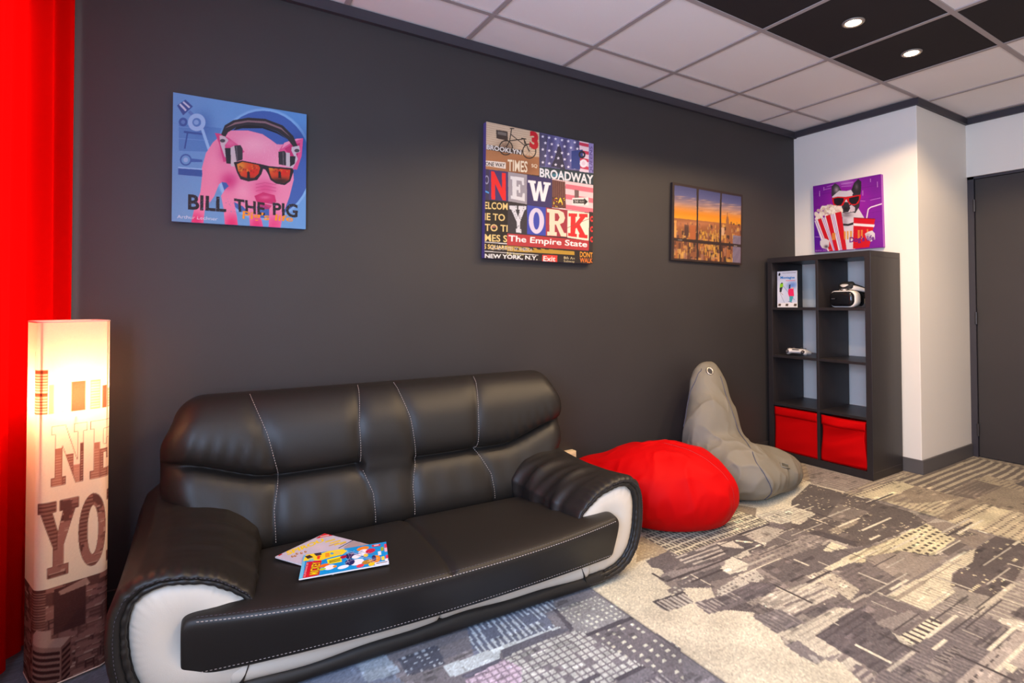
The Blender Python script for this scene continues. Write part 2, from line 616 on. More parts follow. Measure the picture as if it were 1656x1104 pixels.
def paint_newyork():
    p = Print(336, 336, (40, 34, 40), [(118, 72), (856, 225), (845, 1050), (100, 1003)])
    # brick wall with bicycle
    p.poly([(110, 60), (484, 140), (480, 345), (105, 300)], (214, 184, 152))
    for k in range(16):
        y = 80 + k * 15
        p.line([(105, y), (484, y + 70)], 2.5, (170, 132, 104), .7)
    p.poly([(105, 262), (480, 318), (478, 442), (105, 396)], (170, 112, 72))
    p.soft(350, 390, 120, 60, (120, 70, 44), .8)
    p.poly([(186, 130), (264, 142), (266, 205), (188, 188)], (66, 52, 46))
    p.poly([(196, 140), (256, 150), (256, 172), (196, 160)], (120, 108, 98))
    p.soft(250, 250, 60, 40, (90, 62, 46), .7)
    for c in ((412, 276), (252, 252)):
        p.ell(c[0], c[1], 48, 52, (30, 24, 24), hole=.86)
        for a in range(8):
            p.line([c, (c[0] + 44 * math.cos(a * .785), c[1] + 48 * math.sin(a * .785))], 1.5, (50, 40, 38), .7)
    p.line([(292, 118), (278, 205), (252, 252)], 6, (28, 22, 22))
    p.line([(278, 205), (375, 192), (412, 276)], 6, (28, 22, 22))
    p.line([(285, 160), (385, 240), (375, 192)], 5, (28, 22, 22))
    p.line([(280, 120), (310, 122)], 6, (28, 22, 22))
    p.line([(358, 188), (392, 194)], 7, (28, 22, 22))
    p.poly([(118, 228), (236, 250), (365, 268), (362, 302), (118, 264)], (44, 34, 34), .75)
    p.text('BROOKLYN', [(121, 230), (357, 268), (355, 300), (120, 262)], (232, 226, 222), .02)
    p.text('3', [(416, 134), (476, 148), (474, 274), (414, 252)], (196, 22, 40), .06)
    # street signs
    p.poly([(108, 338), (250, 352), (250, 396), (108, 374)], (226, 214, 200))
    p.text('ONE WAY', [(112, 346), (245, 358), (245, 388), (112, 372)], (58, 44, 44), .02)
    p.text('TIMES', [(264, 330), (400, 345), (398, 422), (264, 410)], (226, 210, 184), .02)
    p.text('SQ', [(426, 362), (468, 366), (466, 393), (426, 389)], (226, 210, 184), .02)
    # stars
    p.poly([(482, 142), (760, 198), (758, 412), (480, 380)], (92, 88, 140))
    for k, x in enumerate((510, 560, 610, 660, 705, 745)):
        p.soft(x, 270, 18, 140, ((58, 54, 92) if k % 2 else (140, 140, 190)), .7, [(482, 142), (760, 198), (758, 412), (480, 380)])
    p.poly([(560, 380), (585, 330), (606, 250), (618, 220), (630, 256), (645, 340), (660, 402)], (40, 36, 56), .85)
    p.poly([(482, 150), (540, 165), (520, 380), (480, 376)], (52, 48, 66), .6)

    def star(x, y, r):
        p.poly([(x + (r if k % 2 == 0 else r * .42) * math.sin(k * math.pi / 5), y - (r if k % 2 == 0 else r * .42) * math.cos(k * math.pi / 5)) for k in range(10)], (232, 226, 240))
    for i in range(6):
        for j in range(5):
            x = 505 + i * 44 + (j % 2) * 18
            y = 176 + j * 44 + i * 8
            if x < 745:
                star(x, y, 12)
    p.poly([(757, 200), (822, 214), (820, 432), (757, 414)], (226, 200, 212))
    for k in range(4):
        p.poly([(757, 214 + k * 52), (822, 228 + k * 52), (822, 250 + k * 52), (757, 236 + k * 52)], (196, 52, 84))
    p.poly([(702, 275), (780, 265), (782, 320), (760, 325), (762, 400), (700, 395)], (44, 62, 128))
    p.ell(775, 300, 24, 26, (28, 26, 44), hole=.5)
    p.ell(785, 360, 26, 28, (236, 226, 232), hole=.5)
    p.poly([(822, 212), (860, 220), (858, 445), (820, 432)], (140, 130, 186))
    p.text('QUEENS', [(826, 432), (826, 240), (852, 246), (852, 440)], (86, 70, 130), .02)
    # broadway sign
    p.poly([(480, 380), (858, 428), (856, 512), (478, 456)], (36, 56, 66))
    p.soft(600, 440, 60, 14, (70, 150, 170), .8)
    p.text('BROADWAY', [(483, 390), (853, 440), (853, 506), (482, 452)], (226, 224, 226), .03)
    # left strip
    p.poly([(105, 395), (137, 400), (135, 612), (100, 606)], (50, 42, 72))
    p.ell(120, 470, 14, 30, (150, 146, 170), hole=.7)
    p.line([(105, 545), (135, 560)], 10, (70, 150, 210))
    # letter blocks
    B = lambda q, c: p.poly(q, c)
    B([(135, 400), (266, 416), (266, 616), (134, 606)], (58, 42, 96))
    p.text('N', [(150, 410), (250, 426), (250, 612), (151, 602)], (222, 22, 30), .05)
    B([(266, 416), (396, 436), (394, 638), (266, 616)], (150, 142, 148))
    p.slab('E', [(282, 444), (380, 458), (380, 618), (284, 598)], (212, 208, 208))
    B([(396, 436), (568, 464), (566, 664), (394, 640)], (52, 42, 92))
    p.slab('W', [(402, 472), (558, 492), (554, 622), (402, 610)], (236, 228, 226))
    # second flag with buildings
    P2 = [(568, 464), (858, 510), (850, 700), (566, 664)]
    p.poly(P2, (230, 196, 196))
    for k in range(3):
        p.poly([(660, 500 + k * 70), (858, 530 + k * 70), (856, 562 + k * 70), (660, 532 + k * 70)], (212, 108, 122))
    p.poly([(568, 470), (658, 486), (662, 668), (566, 660)], (92, 52, 48))
    for i in range(7):
        p.line([(574 + i * 13, 475), (574 + i * 13, 600)], 3, (150, 100, 90), .7)
    for k in range(40):
        p.ell(random.uniform(572, 655), random.uniform(590, 660), 4, 3, random.choice([(230, 190, 40), (200, 50, 30), (40, 30, 30)]))
    p.text('A', [(608, 592), (642, 596), (640, 634), (608, 630)], (240, 210, 60), .03)
    p.poly([(722, 540), (752, 544), (752, 600), (722, 596)], (110, 84, 84))
    p.poly([(706, 596), (818, 592), (818, 648), (706, 642)], (228, 220, 214))
    p.poly([(712, 606), (788, 606), (788, 596), (814, 622), (788, 646), (788, 634), (712, 632)], (30, 26, 30))
    p.text('ONE WAY', [(718, 611), (790, 613), (790, 629), (718, 627)], (228, 220, 214))
    # welcome list
    B([(100, 606), (264, 622), (258, 898), (96, 888)], (26, 20, 22))
    for s, y, x1 in (('ELCOM', 618, 262), ('IE TO', 694, 243), ('TO TI', 768, 262), ('MES S', 838, 258)):
        p.text(s, [(104, y), (x1, y + 11), (x1, y + 58), (103, y + 50)], (226, 194, 124), .02)
    p.soft(165, 790, 20, 8, (230, 130, 120), .8)
    B([(264, 636), (396, 646), (394, 842), (260, 830)], (48, 44, 52))
    p.slab('Y', [(272, 646), (390, 650), (372, 836), (300, 826)], (206, 204, 208))
    for k in range(70):
        p.ell(random.uniform(275, 385), random.uniform(650, 830), 3, 3, (60, 56, 62), .6)
    B([(396, 643), (524, 660), (522, 854), (394, 842)], (54, 66, 160))
    p.slab('O', [(406, 658), (514, 668), (510, 842), (406, 836)], (206, 194, 214))
    B([(524, 660), (673, 680), (671, 864), (522, 854)], (152, 46, 62))
    p.slab('R', [(532, 668), (666, 684), (664, 860), (532, 850)], (236, 206, 178))
    B([(673, 680), (822, 700), (820, 890), (671, 866)], (238, 218, 196))
    p.slab('K', [(680, 700), (812, 706), (810, 874), (676, 856)], (212, 34, 40))
    p.line([(672, 800), (740, 770), (820, 740)], 3, (110, 80, 66))
    p.poly([(822, 690), (858, 696), (852, 960), (818, 944)], (44, 34, 38))
    for y in (740, 810, 880):
        p.ell(842, y, 14, 20, (206, 44, 48))
        p.ell(842, y, 6, 9, (60, 30, 30))
    # bottom
    B([(96, 886), (258, 896), (850, 955), (850, 1060), (90, 1010)], (34, 27, 29))
    p.line([(96, 892), (256, 906)], 6, (220, 214, 210))
    p.text('S SQUARE', [(98, 906), (258, 920), (256, 950), (98, 946)], (226, 190, 110), .03)
    p.poly([(256, 918), (720, 962), (720, 986), (256, 956)], (206, 160, 50), .8)
    for k in range(8):
        p.poly([(300 + k * 50, 930), (330 + k * 50, 934), (345 + k * 50, 950), (315 + k * 50, 946)], (34, 27, 29))
    p.text('UNITED STATES OF AMERICA', [(140, 918), (430, 938), (428, 960), (140, 944)], (206, 200, 200))
    p.poly([(258, 834), (820, 888), (818, 957), (256, 916)], (170, 48, 54))
    p.text('The Empire State', [(268, 846), (810, 894), (806, 945), (266, 902)], (232, 226, 224), .02)
    p.line([(96, 955), (470, 985)], 5, (206, 200, 196))
    p.text('8th Avenue', [(255, 962), (370, 972), (370, 988), (255, 980)], (226, 210, 140))
    p.text('NEW YORK, N.Y.', [(104, 972), (466, 990), (464, 1024), (104, 1006)], (228, 224, 220), .03)
    p.poly([(498, 982), (602, 988), (600, 1036), (496, 1030)], (206, 52, 44))
    p.text('Exit', [(506, 990), (590, 996), (588, 1030), (504, 1026)], (232, 226, 222), .02)
    p.text('8th An', [(646, 994), (720, 1000), (720, 1018), (646, 1012)], (226, 208, 160))
    p.text('Subway', [(646, 1018), (720, 1024), (720, 1044), (646, 1038)], (226, 208, 160))
    p.text('DONT', [(757, 962), (846, 970), (846, 1006), (757, 1000)], (232, 150, 40), .02)
    p.text('WALK', [(757, 1004), (845, 1010), (845, 1042), (757, 1038)], (236, 120, 40), .02)
    p.grain(3)
    return p


def paint_sunset():
    p = Print(230, 166, (60, 44, 42), [(196, 92), (978, 243), (958, 1024), (172, 958)])
    # drawn in the frame of the crop; sky follows the tilt of the picture
    for k in range(60):
        t = k / 59
        c = [np.interp(t, [0, .3, .52, .68, .8, 1], [s[i] for s in ((70, 74, 124), (96, 98, 148), (176, 140, 136), (230, 150, 76), (244, 150, 30), (250, 176, 40))]) for i in range(3)]
        y0, y1 = 100 + t * 400, 112 + t * 400
        s0, s1 = 150 - t * 60, 150 - t * 60
        p.poly([(180, y0), (980, y0 + s0), (980, y1 + s1), (180, y1)], c)
    for k in range(60):
        x, y = random.uniform(200, 960), 0
        y = 300 + (x - 200) * .17 + random.uniform(-60, 70)
        p.soft(x, y, random.uniform(20, 60), random.uniform(4, 9), random.choice([(232, 170, 140), (120, 96, 110), (240, 190, 150)]), .45)
    p.poly([(180, 488), (980, 582), (980, 1030), (160, 1030)], (170, 104, 62))
    p.soft(350, 560, 220, 30, (196, 130, 100), .8)
    p.soft(500, 800, 400, 160, (112, 70, 56), .6)
    for k in range(330):
        y = random.uniform(540, 960)
        x = random.uniform(190, 950)
        d = (y - 520) / 440
        w, h = random.uniform(8, 20) + 26 * d, random.uniform(14, 40) + 90 * d * random.random()
        c = random.choice([(196, 120, 64), (120, 70, 50), (216, 150, 80), (90, 56, 48), (150, 92, 62), (226, 170, 90), (170, 120, 100), (62, 42, 42)])
        p.rect(x, y, x + w, y + h, c, .75)
        if random.random() < .4:
            p.rect(x, y, x + w * .25, y + h, (240, 190, 80), .7)
    p.poly([(325, 565), (372, 570), (370, 690), (320, 690)], (86, 58, 52))
    p.poly([(385, 570), (450, 580), (448, 735), (382, 728)], (186, 104, 58))
    p.poly([(208, 520), (236, 522), (232, 712), (206, 706)], (236, 170, 90))
    for k in range(50):
        x, y = random.uniform(490, 700), random.uniform(620, 900)
        p.rect(x, y, x + 9, y + 40, (246, 190, 60), .6)
    p.soft(470, 560, 300, 25, (206, 130, 84), .55)
    p.line([(803, 438), (803, 490)], 5, (110, 76, 60))
    p.poly([(796, 480), (810, 480), (820, 520), (820, 690), (786, 690), (788, 520)], (164, 106, 66))
    p.poly([(735, 600), (770, 610), (765, 690), (735, 690)], (226, 180, 140))
    p.poly([(862, 688), (956, 702), (952, 1010), (856, 1000)], (142, 128, 152))
    for k in range(12):
        p.line([(866 + k * 8, 710), (862 + k * 8, 995)], 2.5, (96, 84, 108), .8)
    F = (56, 40, 38)
    p.poly([(462, 150), (490, 155), (478, 420), (472, 980), (455, 980), (462, 420)], F)
    p.poly([(728, 205), (746, 210), (736, 420), (728, 1000), (711, 1000), (718, 420)], F)
    p.poly([(160, 708), (460, 738), (980, 798), (980, 828), (460, 772), (160, 740)], F)
    for q in ([(180, 80), (990, 240), (990, 272), (180, 122)], [(150, 932), (980, 1000), (980, 1050), (150, 990)], [(160, 80), (218, 80), (204, 990), (150, 990)], [(960, 230), (1000, 230), (1000, 1050), (944, 1050)]):
        p.poly(q, F)
    p.line([(250, 734), (300, 739)], 8, (150, 136, 132))
    p.line([(872, 806), (908, 810)], 8, (150, 136, 132))
    p.grain(3)
    return p


def paint_dog():
    p = Print(240, 240, (118, 18, 150), [(108, 238), (908, 92), (930, 960), (130, 1018)])
    p.soft(520, 420, 300, 260, (164, 26, 164), .9)
    p.soft(130, 850, 200, 200, (76, 12, 150), .8)
    p.soft(880, 250, 160, 200, (112, 16, 140), .8)
    p.soft(880, 800, 160, 140, (130, 40, 160), .7)
    p.soft(500, 200, 120, 40, (190, 110, 200), .8)
    for y in (330, 470, 640, 760):
        p.line([(110, y + 20), (920, y - 110)], 3, (84, 10, 110), .6)
    for q in ([(270, 245), (380, 215)], [(440, 215), (580, 190)], [(440, 245), (560, 235)], [(240, 280), (320, 262)], [(780, 405), (900, 378)], [(660, 412), (720, 416)], [(135, 835), (190, 838)]):
        p.line(q, 6, (206, 150, 220), .8)
    for x, y0, y1 in ((187, 295, 360), (237, 250, 290), (783, 150, 190), (864, 185, 250), (692, 290, 350)):
        p.line([(x, y0), (x, y1)], 6, (214, 170, 226), .9)
    # dog
    p.poly([(455, 600), (640, 500), (700, 600), (720, 640), (600, 980), (490, 985), (460, 760)], (216, 206, 216))
    p.soft(480, 660, 40, 60, (150, 136, 150), .7)
    p.poly([(325, 345), (328, 240), (368, 205), (412, 232), (442, 292), (400, 342), (335, 372)], (54, 48, 58))
    p.soft(385, 280, 30, 40, (176, 158, 166), .9)
    p.poly([(556, 290), (590, 200), (640, 152), (676, 186), (672, 300), (662, 345), (580, 345)], (44, 38, 46))
    p.soft(620, 245, 20, 40, (104, 88, 98), .9)
    p.poly([(335, 362), (415, 292), (500, 296), (555, 282), (580, 325), (585, 400), (640, 470), (620, 560), (560, 615), (480, 620), (400, 565), (350, 470)], (216, 206, 214))
    p.poly([(572, 330), (666, 330), (652, 480), (604, 556), (545, 540), (530, 470), (565, 400)], (54, 48, 56))
    p.poly([(530, 480), (560, 460), (600, 490), (600, 535), (560, 545), (525, 520)], (206, 190, 202))
    p.poly([(450, 445), (490, 425), (525, 430), (545, 500), (520, 545), (470, 550), (440, 530)], (46, 42, 48))
    p.soft(410, 510, 40, 36, (196, 170, 190), .8)
    p.soft(500, 580, 70, 34, (110, 98, 110), .8)
    p.line([(440, 545), (500, 560), (600, 540)], 7, (60, 54, 60))
    p.ell(492, 505, 26, 20, (30, 26, 32))
    p.poly([(458, 680), (520, 684), (580, 665), (582, 692), (520, 708), (466, 705)], (44, 38, 44))
    # sunglasses
    R = (206, 20, 30)
    p.poly([(330, 378), (400, 362), (490, 366), (490, 405), (462, 466), (392, 482), (350, 466), (336, 420)], R)
    p.poly([(500, 366), (580, 352), (668, 338), (670, 372), (642, 442), (592, 468), (535, 452), (508, 412)], R)
    p.poly([(470, 368), (530, 362), (522, 398), (474, 398)], R)
    p.poly([(350, 386), (410, 376), (470, 380), (468, 412), (440, 460), (392, 470), (358, 445)], (30, 20, 30))
    p.poly([(530, 380), (590, 366), (650, 355), (646, 402), (612, 450), (562, 452), (532, 422)], (30, 20, 30))
    # popcorn
    for k in range(90):
        t = random.random()
        x = 140 + t * 300
        y = 640 - t * 100 - random.random() * 130 * math.sin(math.pi * (.25 + t * .65))
        p.ell(x, y, 20, 18, random.choice([(236, 220, 206), (246, 236, 222), (214, 190, 170)]), .9)
    p.poly([(128, 648), (440, 538), (502, 985), (285, 1006), (205, 870)], (232, 222, 230))
    for q in ([(165, 634), (206, 618), (345, 1000), (300, 1004)], [(258, 590), (312, 575), (408, 995), (366, 998)], [(368, 555), (440, 538), (502, 985), (452, 990)]):
        p.poly(q, (208, 14, 34))
    for q in ([(145, 650), (275, 960)], [(222, 615), (355, 998)], [(240, 605), (366, 998)], [(328, 572), (430, 992)], [(346, 565), (444, 990)]):
        p.line(q, 7, (150, 90, 170), .9)
    # drink
    p.line([(735, 625), (755, 512), (785, 488), (925, 444)], 13, (238, 222, 230))
    p.poly([(585, 607), (838, 622), (765, 958), (575, 976)], (206, 12, 34))
    p.poly([(585, 607), (838, 622), (836, 632), (585, 617)], (140, 6, 24))
    p.poly([(583, 676), (830, 692), (823, 722), (584, 706)], (240, 226, 230))
    for x0, x1, y0, y1 in ((332, 372, 790, 872), (470, 492, 770, 865), (505, 525, 768, 865), (540, 565, 766, 862), (632, 655, 756, 858), (668, 690, 754, 860), (738, 754, 745, 830)):
        p.rect(x0, y0, x1, y1, (222, 150, 60), .85)
    # paws
    for q in ([(193, 885), (225, 855), (262, 858), (302, 880), (296, 950), (262, 978), (215, 965), (195, 930)], [(755, 775), (800, 762), (830, 795), (832, 868), (785, 892), (735, 862), (715, 800)]):
        p.poly(q, (218, 208, 214))
    p.soft(265, 950, 26, 20, (60, 50, 64), .9)
    p.soft(750, 810, 26, 14, (170, 150, 160), .8)
    p.text("Dog's life", [(535, 838), (826, 812), (826, 898), (535, 922)], (104, 22, 130), .03)
    p.text('Arthur Lechner', [(136, 990), (325, 974), (325, 990), (136, 1006)], (206, 180, 214))
    p.grain(3)
    return p


def paint_ski():
    p = Print(120, 176, (190, 194, 214), [(110, 193), (283, 203), (333, 540), (150, 542)])
    p.soft(260, 330, 50, 40, (84, 120, 190), .9)
    p.soft(150, 420, 50, 80, (214, 214, 226), .8)
    p.line([(180, 330), (300, 470)], 8, (150, 160, 190))
    p.line([(160, 400), (215, 500)], 3, (120, 126, 150))
    p.ell(134, 222, 9, 14, (26, 26, 34))
    p.line([(160, 212), (275, 220)], 4, (110, 112, 130))
    p.text('Montagne', [(146, 240), (270, 250), (274, 278), (150, 272)], (34, 110, 186), .03)
    p.line([(200, 285), (280, 290)], 5, (214, 90, 100))
    for q, c in (([(150, 308), (178, 305), (182, 340), (152, 348)], (130, 190, 40)), ([(150, 348), (178, 340), (172, 390), (154, 388)], (50, 54, 60)), ([(160, 300), (172, 300), (172, 312), (160, 312)], (40, 40, 46)),
                 ([(232, 365), (275, 355), (290, 430), (250, 440), (234, 405)], (214, 40, 90)), ([(232, 325), (246, 322), (248, 360), (234, 362)], (60, 60, 90)), ([(250, 430), (286, 432), (276, 490), (256, 480)], (70, 150, 160)), ([(258, 350), (274, 350), (274, 364), (258, 364)], (196, 150, 140))):
        p.poly(q, c)
    p.line([(160, 390), (190, 418)], 4, (150, 110, 90))
    p.line([(245, 480), (290, 496)], 4, (60, 60, 90))
    p.poly([(144, 498), (326, 492), (334, 545), (148, 546)], (220, 214, 214))
    for x in (158, 226, 300):
        p.rect(x, 504, x + 24, 528, (90, 74, 66))
    p.grain(3)
    return p


def paint_mag_front():
    p = Print(250, 170, (24, 146, 214), [(405, 660), (455, 375), (1455, 190), (1505, 490)])
    # drawing frame corners map so that u runs along the short edge
    p.poly([(400, 670), (455, 370), (482, 366), (446, 660)], (110, 190, 226))
    p.poly([(446, 660), (490, 458), (650, 438), (622, 622)], (206, 26, 44))
    p.text('LE JOURNAL DE', [(456, 640), (494, 466), (512, 464), (478, 636)], (236, 226, 230))
    p.text('MICKEY', [(512, 622), (548, 466), (644, 450), (616, 612)], (46, 30, 30), .06)
    p.text('MICKEY', [(514, 620), (550, 468), (640, 453), (612, 610)], (246, 206, 20), .02)
    p.poly([(452, 445), (482, 372), (560, 350), (640, 356), (760, 312), (900, 298), (945, 322), (890, 368), (760, 400), (640, 440)], (246, 214, 40))
    p.poly([(690, 350), (735, 345), (740, 395), (690, 405)], (236, 150, 40))
    p.ell(830, 345, 40, 22, (232, 196, 90))
    p.ell(765, 355, 20, 14, (90, 160, 190))
    for q, c in (([(470, 390), (520, 372), (560, 400), (500, 420)], (60, 44, 44)), ([(520, 420), (565, 410), (560, 440), (500, 445)], (150, 190, 170)), ([(560, 350), (640, 330), (650, 372), (590, 386)], (70, 50, 60)), ([(600, 386), (640, 380), (625, 425), (600, 425)], (236, 60, 40))):
        p.poly(q, c)
    p.poly([(708, 432), (872, 388), (882, 462), (722, 492)], (250, 226, 30))
    for k in range(3):
        p.line([(735, 450 + k * 12), (862, 418 + k * 14)], 7, (70, 60, 30))
    # busy shapes of the cover scene
    for cx, cy, rx, ry, c in ((1140, 290, 80, 26, (236, 130, 30)), (980, 385, 60, 40, (40, 36, 90)), (1060, 395, 60, 26, (240, 236, 240)), (1150, 340, 70, 40, (236, 236, 244)), (1240, 320, 66, 30, (206, 30, 60)),
                              (900, 400, 40, 20, (170, 20, 60)), (1070, 470, 90, 40, (236, 236, 244)), (980, 470, 60, 40, (44, 40, 96)), (1200, 470, 70, 30, (180, 130, 40)), (1260, 500, 44, 26, (246, 200, 30)),
                              (680, 505, 60, 20, (236, 110, 30)), (740, 530, 66, 30, (236, 236, 240)), (800, 520, 24, 14, (240, 140, 40)), (900, 530, 70, 22, (226, 240, 250)), (1320, 430, 60, 50, (230, 140, 40)), (1290, 420, 30, 40, (40, 40, 90)),
                              (1110, 520, 50, 22, (226, 60, 80)), (1180, 380, 30, 22, (240, 200, 40)), (660, 550, 40, 14, (180, 210, 60))):
        p.ell(cx, cy, rx, ry, c, rot=-.25)
    for k in range(26):
        p.line([(random.uniform(900, 1400), random.uniform(300, 500)) for _ in range(2)], 5, random.choice([(240, 240, 246), (190, 30, 60), (40, 60, 140)]), .5)
    p.poly([(1255, 240), (1370, 222), (1375, 250), (1262, 268)], (210, 30, 50))
    p.line([(1285, 248), (1350, 236)], 10, (240, 230, 230))
    for x, y, c in ((1375, 270, (150, 170, 40)), (1425, 225, (226, 60, 90)), (1430, 280, (240, 180, 190)), (1340, 330, (240, 236, 240)), (1390, 400, (240, 210, 60)), (1450, 380, (220, 50, 80)), (1440, 430, (240, 236, 236))):
        p.poly([(x, y), (x + 42, y - 8), (x + 50, y + 44), (x + 6, y + 52)], c)
    p.poly([(1300, 484), (1502, 452), (1508, 492), (1306, 520)], (226, 232, 244))
    p.line([(1320, 496), (1480, 470)], 9, (60, 50, 60))
    p.poly([(400, 664), (1300, 520), (1300, 530), (400, 676)], (226, 240, 250), .8)
    p.grain(4)
    return p


def paint_mag_back():
    p = Print(150, 200, (196, 190, 206), [(113, 380), (712, 98), (1440, 270), (860, 600)])
    p.soft(650, 260, 120, 40, (214, 196, 204), .8)
    p.poly([(605, 160), (712, 96), (830, 124), (760, 134), (640, 158)], (206, 28, 40))
    p.line([(660, 140), (770, 120)], 12, (230, 180, 180))
    p.poly([(150, 366), (190, 344), (206, 350), (166, 372)], (200, 30, 40))
    p.text('SPIROU', [(244, 318), (690, 160), (722, 194), (272, 364)], (240, 206, 30), .04)
    for k in range(3):
        p.line([(730 + k * 60, 205 + k * 18), (850 + k * 70, 170 + k * 16)], 18, (230, 200, 70), .9)
        p.line([(780 + k * 70, 252 - k * 6), (900 + k * 50, 214 - k * 4)], 12, (200, 150, 60), .7)
    for x, y in ((330, 378), (385, 345), (440, 338), (490, 322), (365, 372)):
        p.ell(x, y, 17, 12, (172, 112, 60))
        p.ell(x + 4, y - 5, 8, 5, (226, 190, 160))
    p.line([(905, 280), (1080, 184)], 9, (50, 60, 90))
    p.poly([(1080, 190), (1300, 240), (1100, 330), (960, 270)], (170, 150, 150))
    p.grain(4)
    return p


PIG, NYC, SUN, DOG, SKI, MAG1, MAG2 = paint_pig(), paint_newyork(), paint_sunset(), paint_dog(), paint_ski(), paint_mag_front(), paint_mag_back()


def paint_lamp():
    """shade print: s along the perimeter (0..PER), z height; drawn y down from z=1.09"""
    p = Print(300, 440, (250, 226, 196), box=(0, -1.09, LPER, 0.0))
    Q = lambda pts: [(x + LOFF, -z) for x, z in pts]
    R = lambda x0, x1, z0, z1, c, a=1.0: p.rect(x0 + LOFF, -z1, x1 + LOFF, -z0, c, a)
    DK, MD, LT = (116, 74, 66), (166, 112, 98), (220, 176, 154)

    def city(x0, x1, z0, z1, n):
        R(x0, x1, z0, z1, (112, 72, 64))
        r = random.Random(5)
        for k in range(n):
            w, h = r.uniform(.012, .045), r.uniform(.03, .14)
            x, z = r.uniform(x0, x1), z1 - (z1 - z0) * (k / n) ** .8
            c = r.choice([DK, (98, 60, 54), (140, 92, 80), (126, 82, 72)])
            zt = min(z, z1)
            zb = max(z - h, z0)
            R(x, min(x + w, x1), zb, zt, c)
            R(x, min(x + w, x1), zt - .006, zt, LT, .8)
            for j in range(int(h / .012)):
                if zt - .014 - j * .012 > zb:
                    R(x + .004, min(x + w - .004, x1), zt - .016 - j * .012, zt - .010 - j * .012, (160, 110, 96), .55)
            for j in range(6):
                R(x + r.uniform(-.02, .02), min(x1, x + r.uniform(.0, .03)), max(z0, zt - .004), min(z1, zt + r.uniform(.002, .012)), MD, .8)
    # bottom city
    city(-LOFF, LPER - LOFF, 0.0, .292, 230)
    x0 = -.113
    R(x0, -.063, .17, .292, (112, 68, 58))
    for k in range(14):
        R(x0, -.063, .176 + k * .008, .179 + k * .008, (190, 138, 118), .8)
    R(-.045, .03, .15, .285, (92, 56, 52))
    for k in range(18):
        R(-.045, .03, .155 + k * .007, .1565 + k * .007, (96, 60, 54), .8)
    p.poly(Q([(-.035, .275), (.03, .292), (.04, .27), (-.03, .262)]), LT, .7)
    p.poly(Q([(-.098, .16), (-.084, .176), (-.05, .166), (-.05, .14), (-.006, .128), (-.03, .1), (-.1, .128)]), (206, 160, 140))
    p.poly(Q([(-.1, .135), (-.028, .105), (-.028, -.01), (-.1, 0)]), (172, 124, 108))
    p.poly(Q([(-.028, .105), (-.004, .126), (-.002, .04), (-.028, 0)]), (140, 92, 80))
    for k in range(7):
        p.poly(Q([(-.098, .118 - k * .018), (-.03, .094 - k * .018), (-.03, .084 - k * .018), (-.098, .108 - k * .018)]), (84, 48, 44))
        p.poly(Q([(-.026, .096 - k * .018), (-.006, .112 - k * .018), (-.006, .104 - k * .018), (-.026, .086 - k * .018)]), (78, 44, 40))
    # the letters, filled with the city
    def cityletter(ch, quad):
        keep = p.a.copy()
        r = [p._bil([(x + LOFF, -z) for x, z in quad], q) for q in SLAB[ch]]
        m = p.mask(r)
        if m is None:
            return
        ys, xs, ins, X, Y = m
        zt, zb = max(q[1] for q in quad), min(q[1] for q in quad)
        xa, xb = min(q[0] for q in quad), max(q[0] for q in quad)
        if zt > .6:
            for i, (a, b, h) in enumerate(((0, .3, .62), (.3, .62, .5), (.62, .8, .3), (.8, 1, .66))):
                R(xa + a * (xb - xa), xa + b * (xb - xa), zb, zb + h * (zt - zb), ((176, 118, 98), (150, 98, 84), (196, 140, 118), (132, 84, 74))[i])
                for j in range(12):
                    z = zb + j * .008
                    if z < zb + h * (zt - zb) - .008:
                        R(xa + a * (xb - xa) + .002, xa + b * (xb - xa) - .002, z, z + .003, (214, 164, 138), .7)
        else:
            city(xa, xb, zb, zt, 34)
            R(xa, xa + (xb - xa) * .5, zb + .08, zt, (116, 72, 62))
            for j in range(12):
                R(xa + .002, xa + (xb - xa) * .48, zb + .084 + j * .012, zb + .09 + j * .012, (172, 122, 106), .7)
        new = p.a.copy()
        p.a[:] = keep
        p.a[ys, xs][ins] = new[ys, xs][ins]
        # thin outline
        for ring in r:
            p.line(list(ring) + [ring[0]], .0012, (120, 74, 62), .9)
    xs0 = -.055
    for ch, a, b in (('N', -.055, .028), ('E', .036, .115), ('W', .125, .24)):
        cityletter(ch, [(a, .774), (b, .774), (b, .594), (a, .594)])
    for ch, a, b in (('Y', -.085, .009), ('O', .010, .079), ('R', .084, .175), ('K', .185, .275)):
        cityletter(ch, [(a, .548), (b, .548), (b, .322), (a, .322)])
    # skyline above the upper white band
    def tower(x0, x1, z1, c, lines=True):
        R(x0, x1, .812, z1, c)
        if lines:
            k = 0
            while .818 + k * .0085 < z1 - .008:
                R(x0 + .002, x1 - .002, .818 + k * .0085, .822 + k * .0085, (250, 214, 178), .75)
                k += 1
    tower(-.114, -.064, .945, (176, 98, 66))
    R(-.114, -.064, .934, .945, (140, 66, 44))
    R(-.114, -.064, .868, .874, (140, 66, 44))
    p.line(Q([(-.113, .945), (-.112, 1.0)]), .0015, (190, 120, 96))
    tower(-.062, -.05, .9, (224, 166, 120), False)
    tower(-.034, -.018, .88, (244, 206, 168), False)
    tower(-.011, .023, .904, (166, 84, 58), False)
    tower(.034, .06, .904, (216, 150, 104))
    tower(.064, .078, .885, (150, 76, 54), False)
    tower(.082, .1, .873, (206, 136, 106))
    tower(.12, .17, .93, (206, 130, 98))
    tower(.2, .24, .9, (226, 160, 124))
    tower(.27, .33, .95, (206, 130, 98))
    tower(.36, .4, .9, (226, 160, 124))
    p.grain(3)
    return p

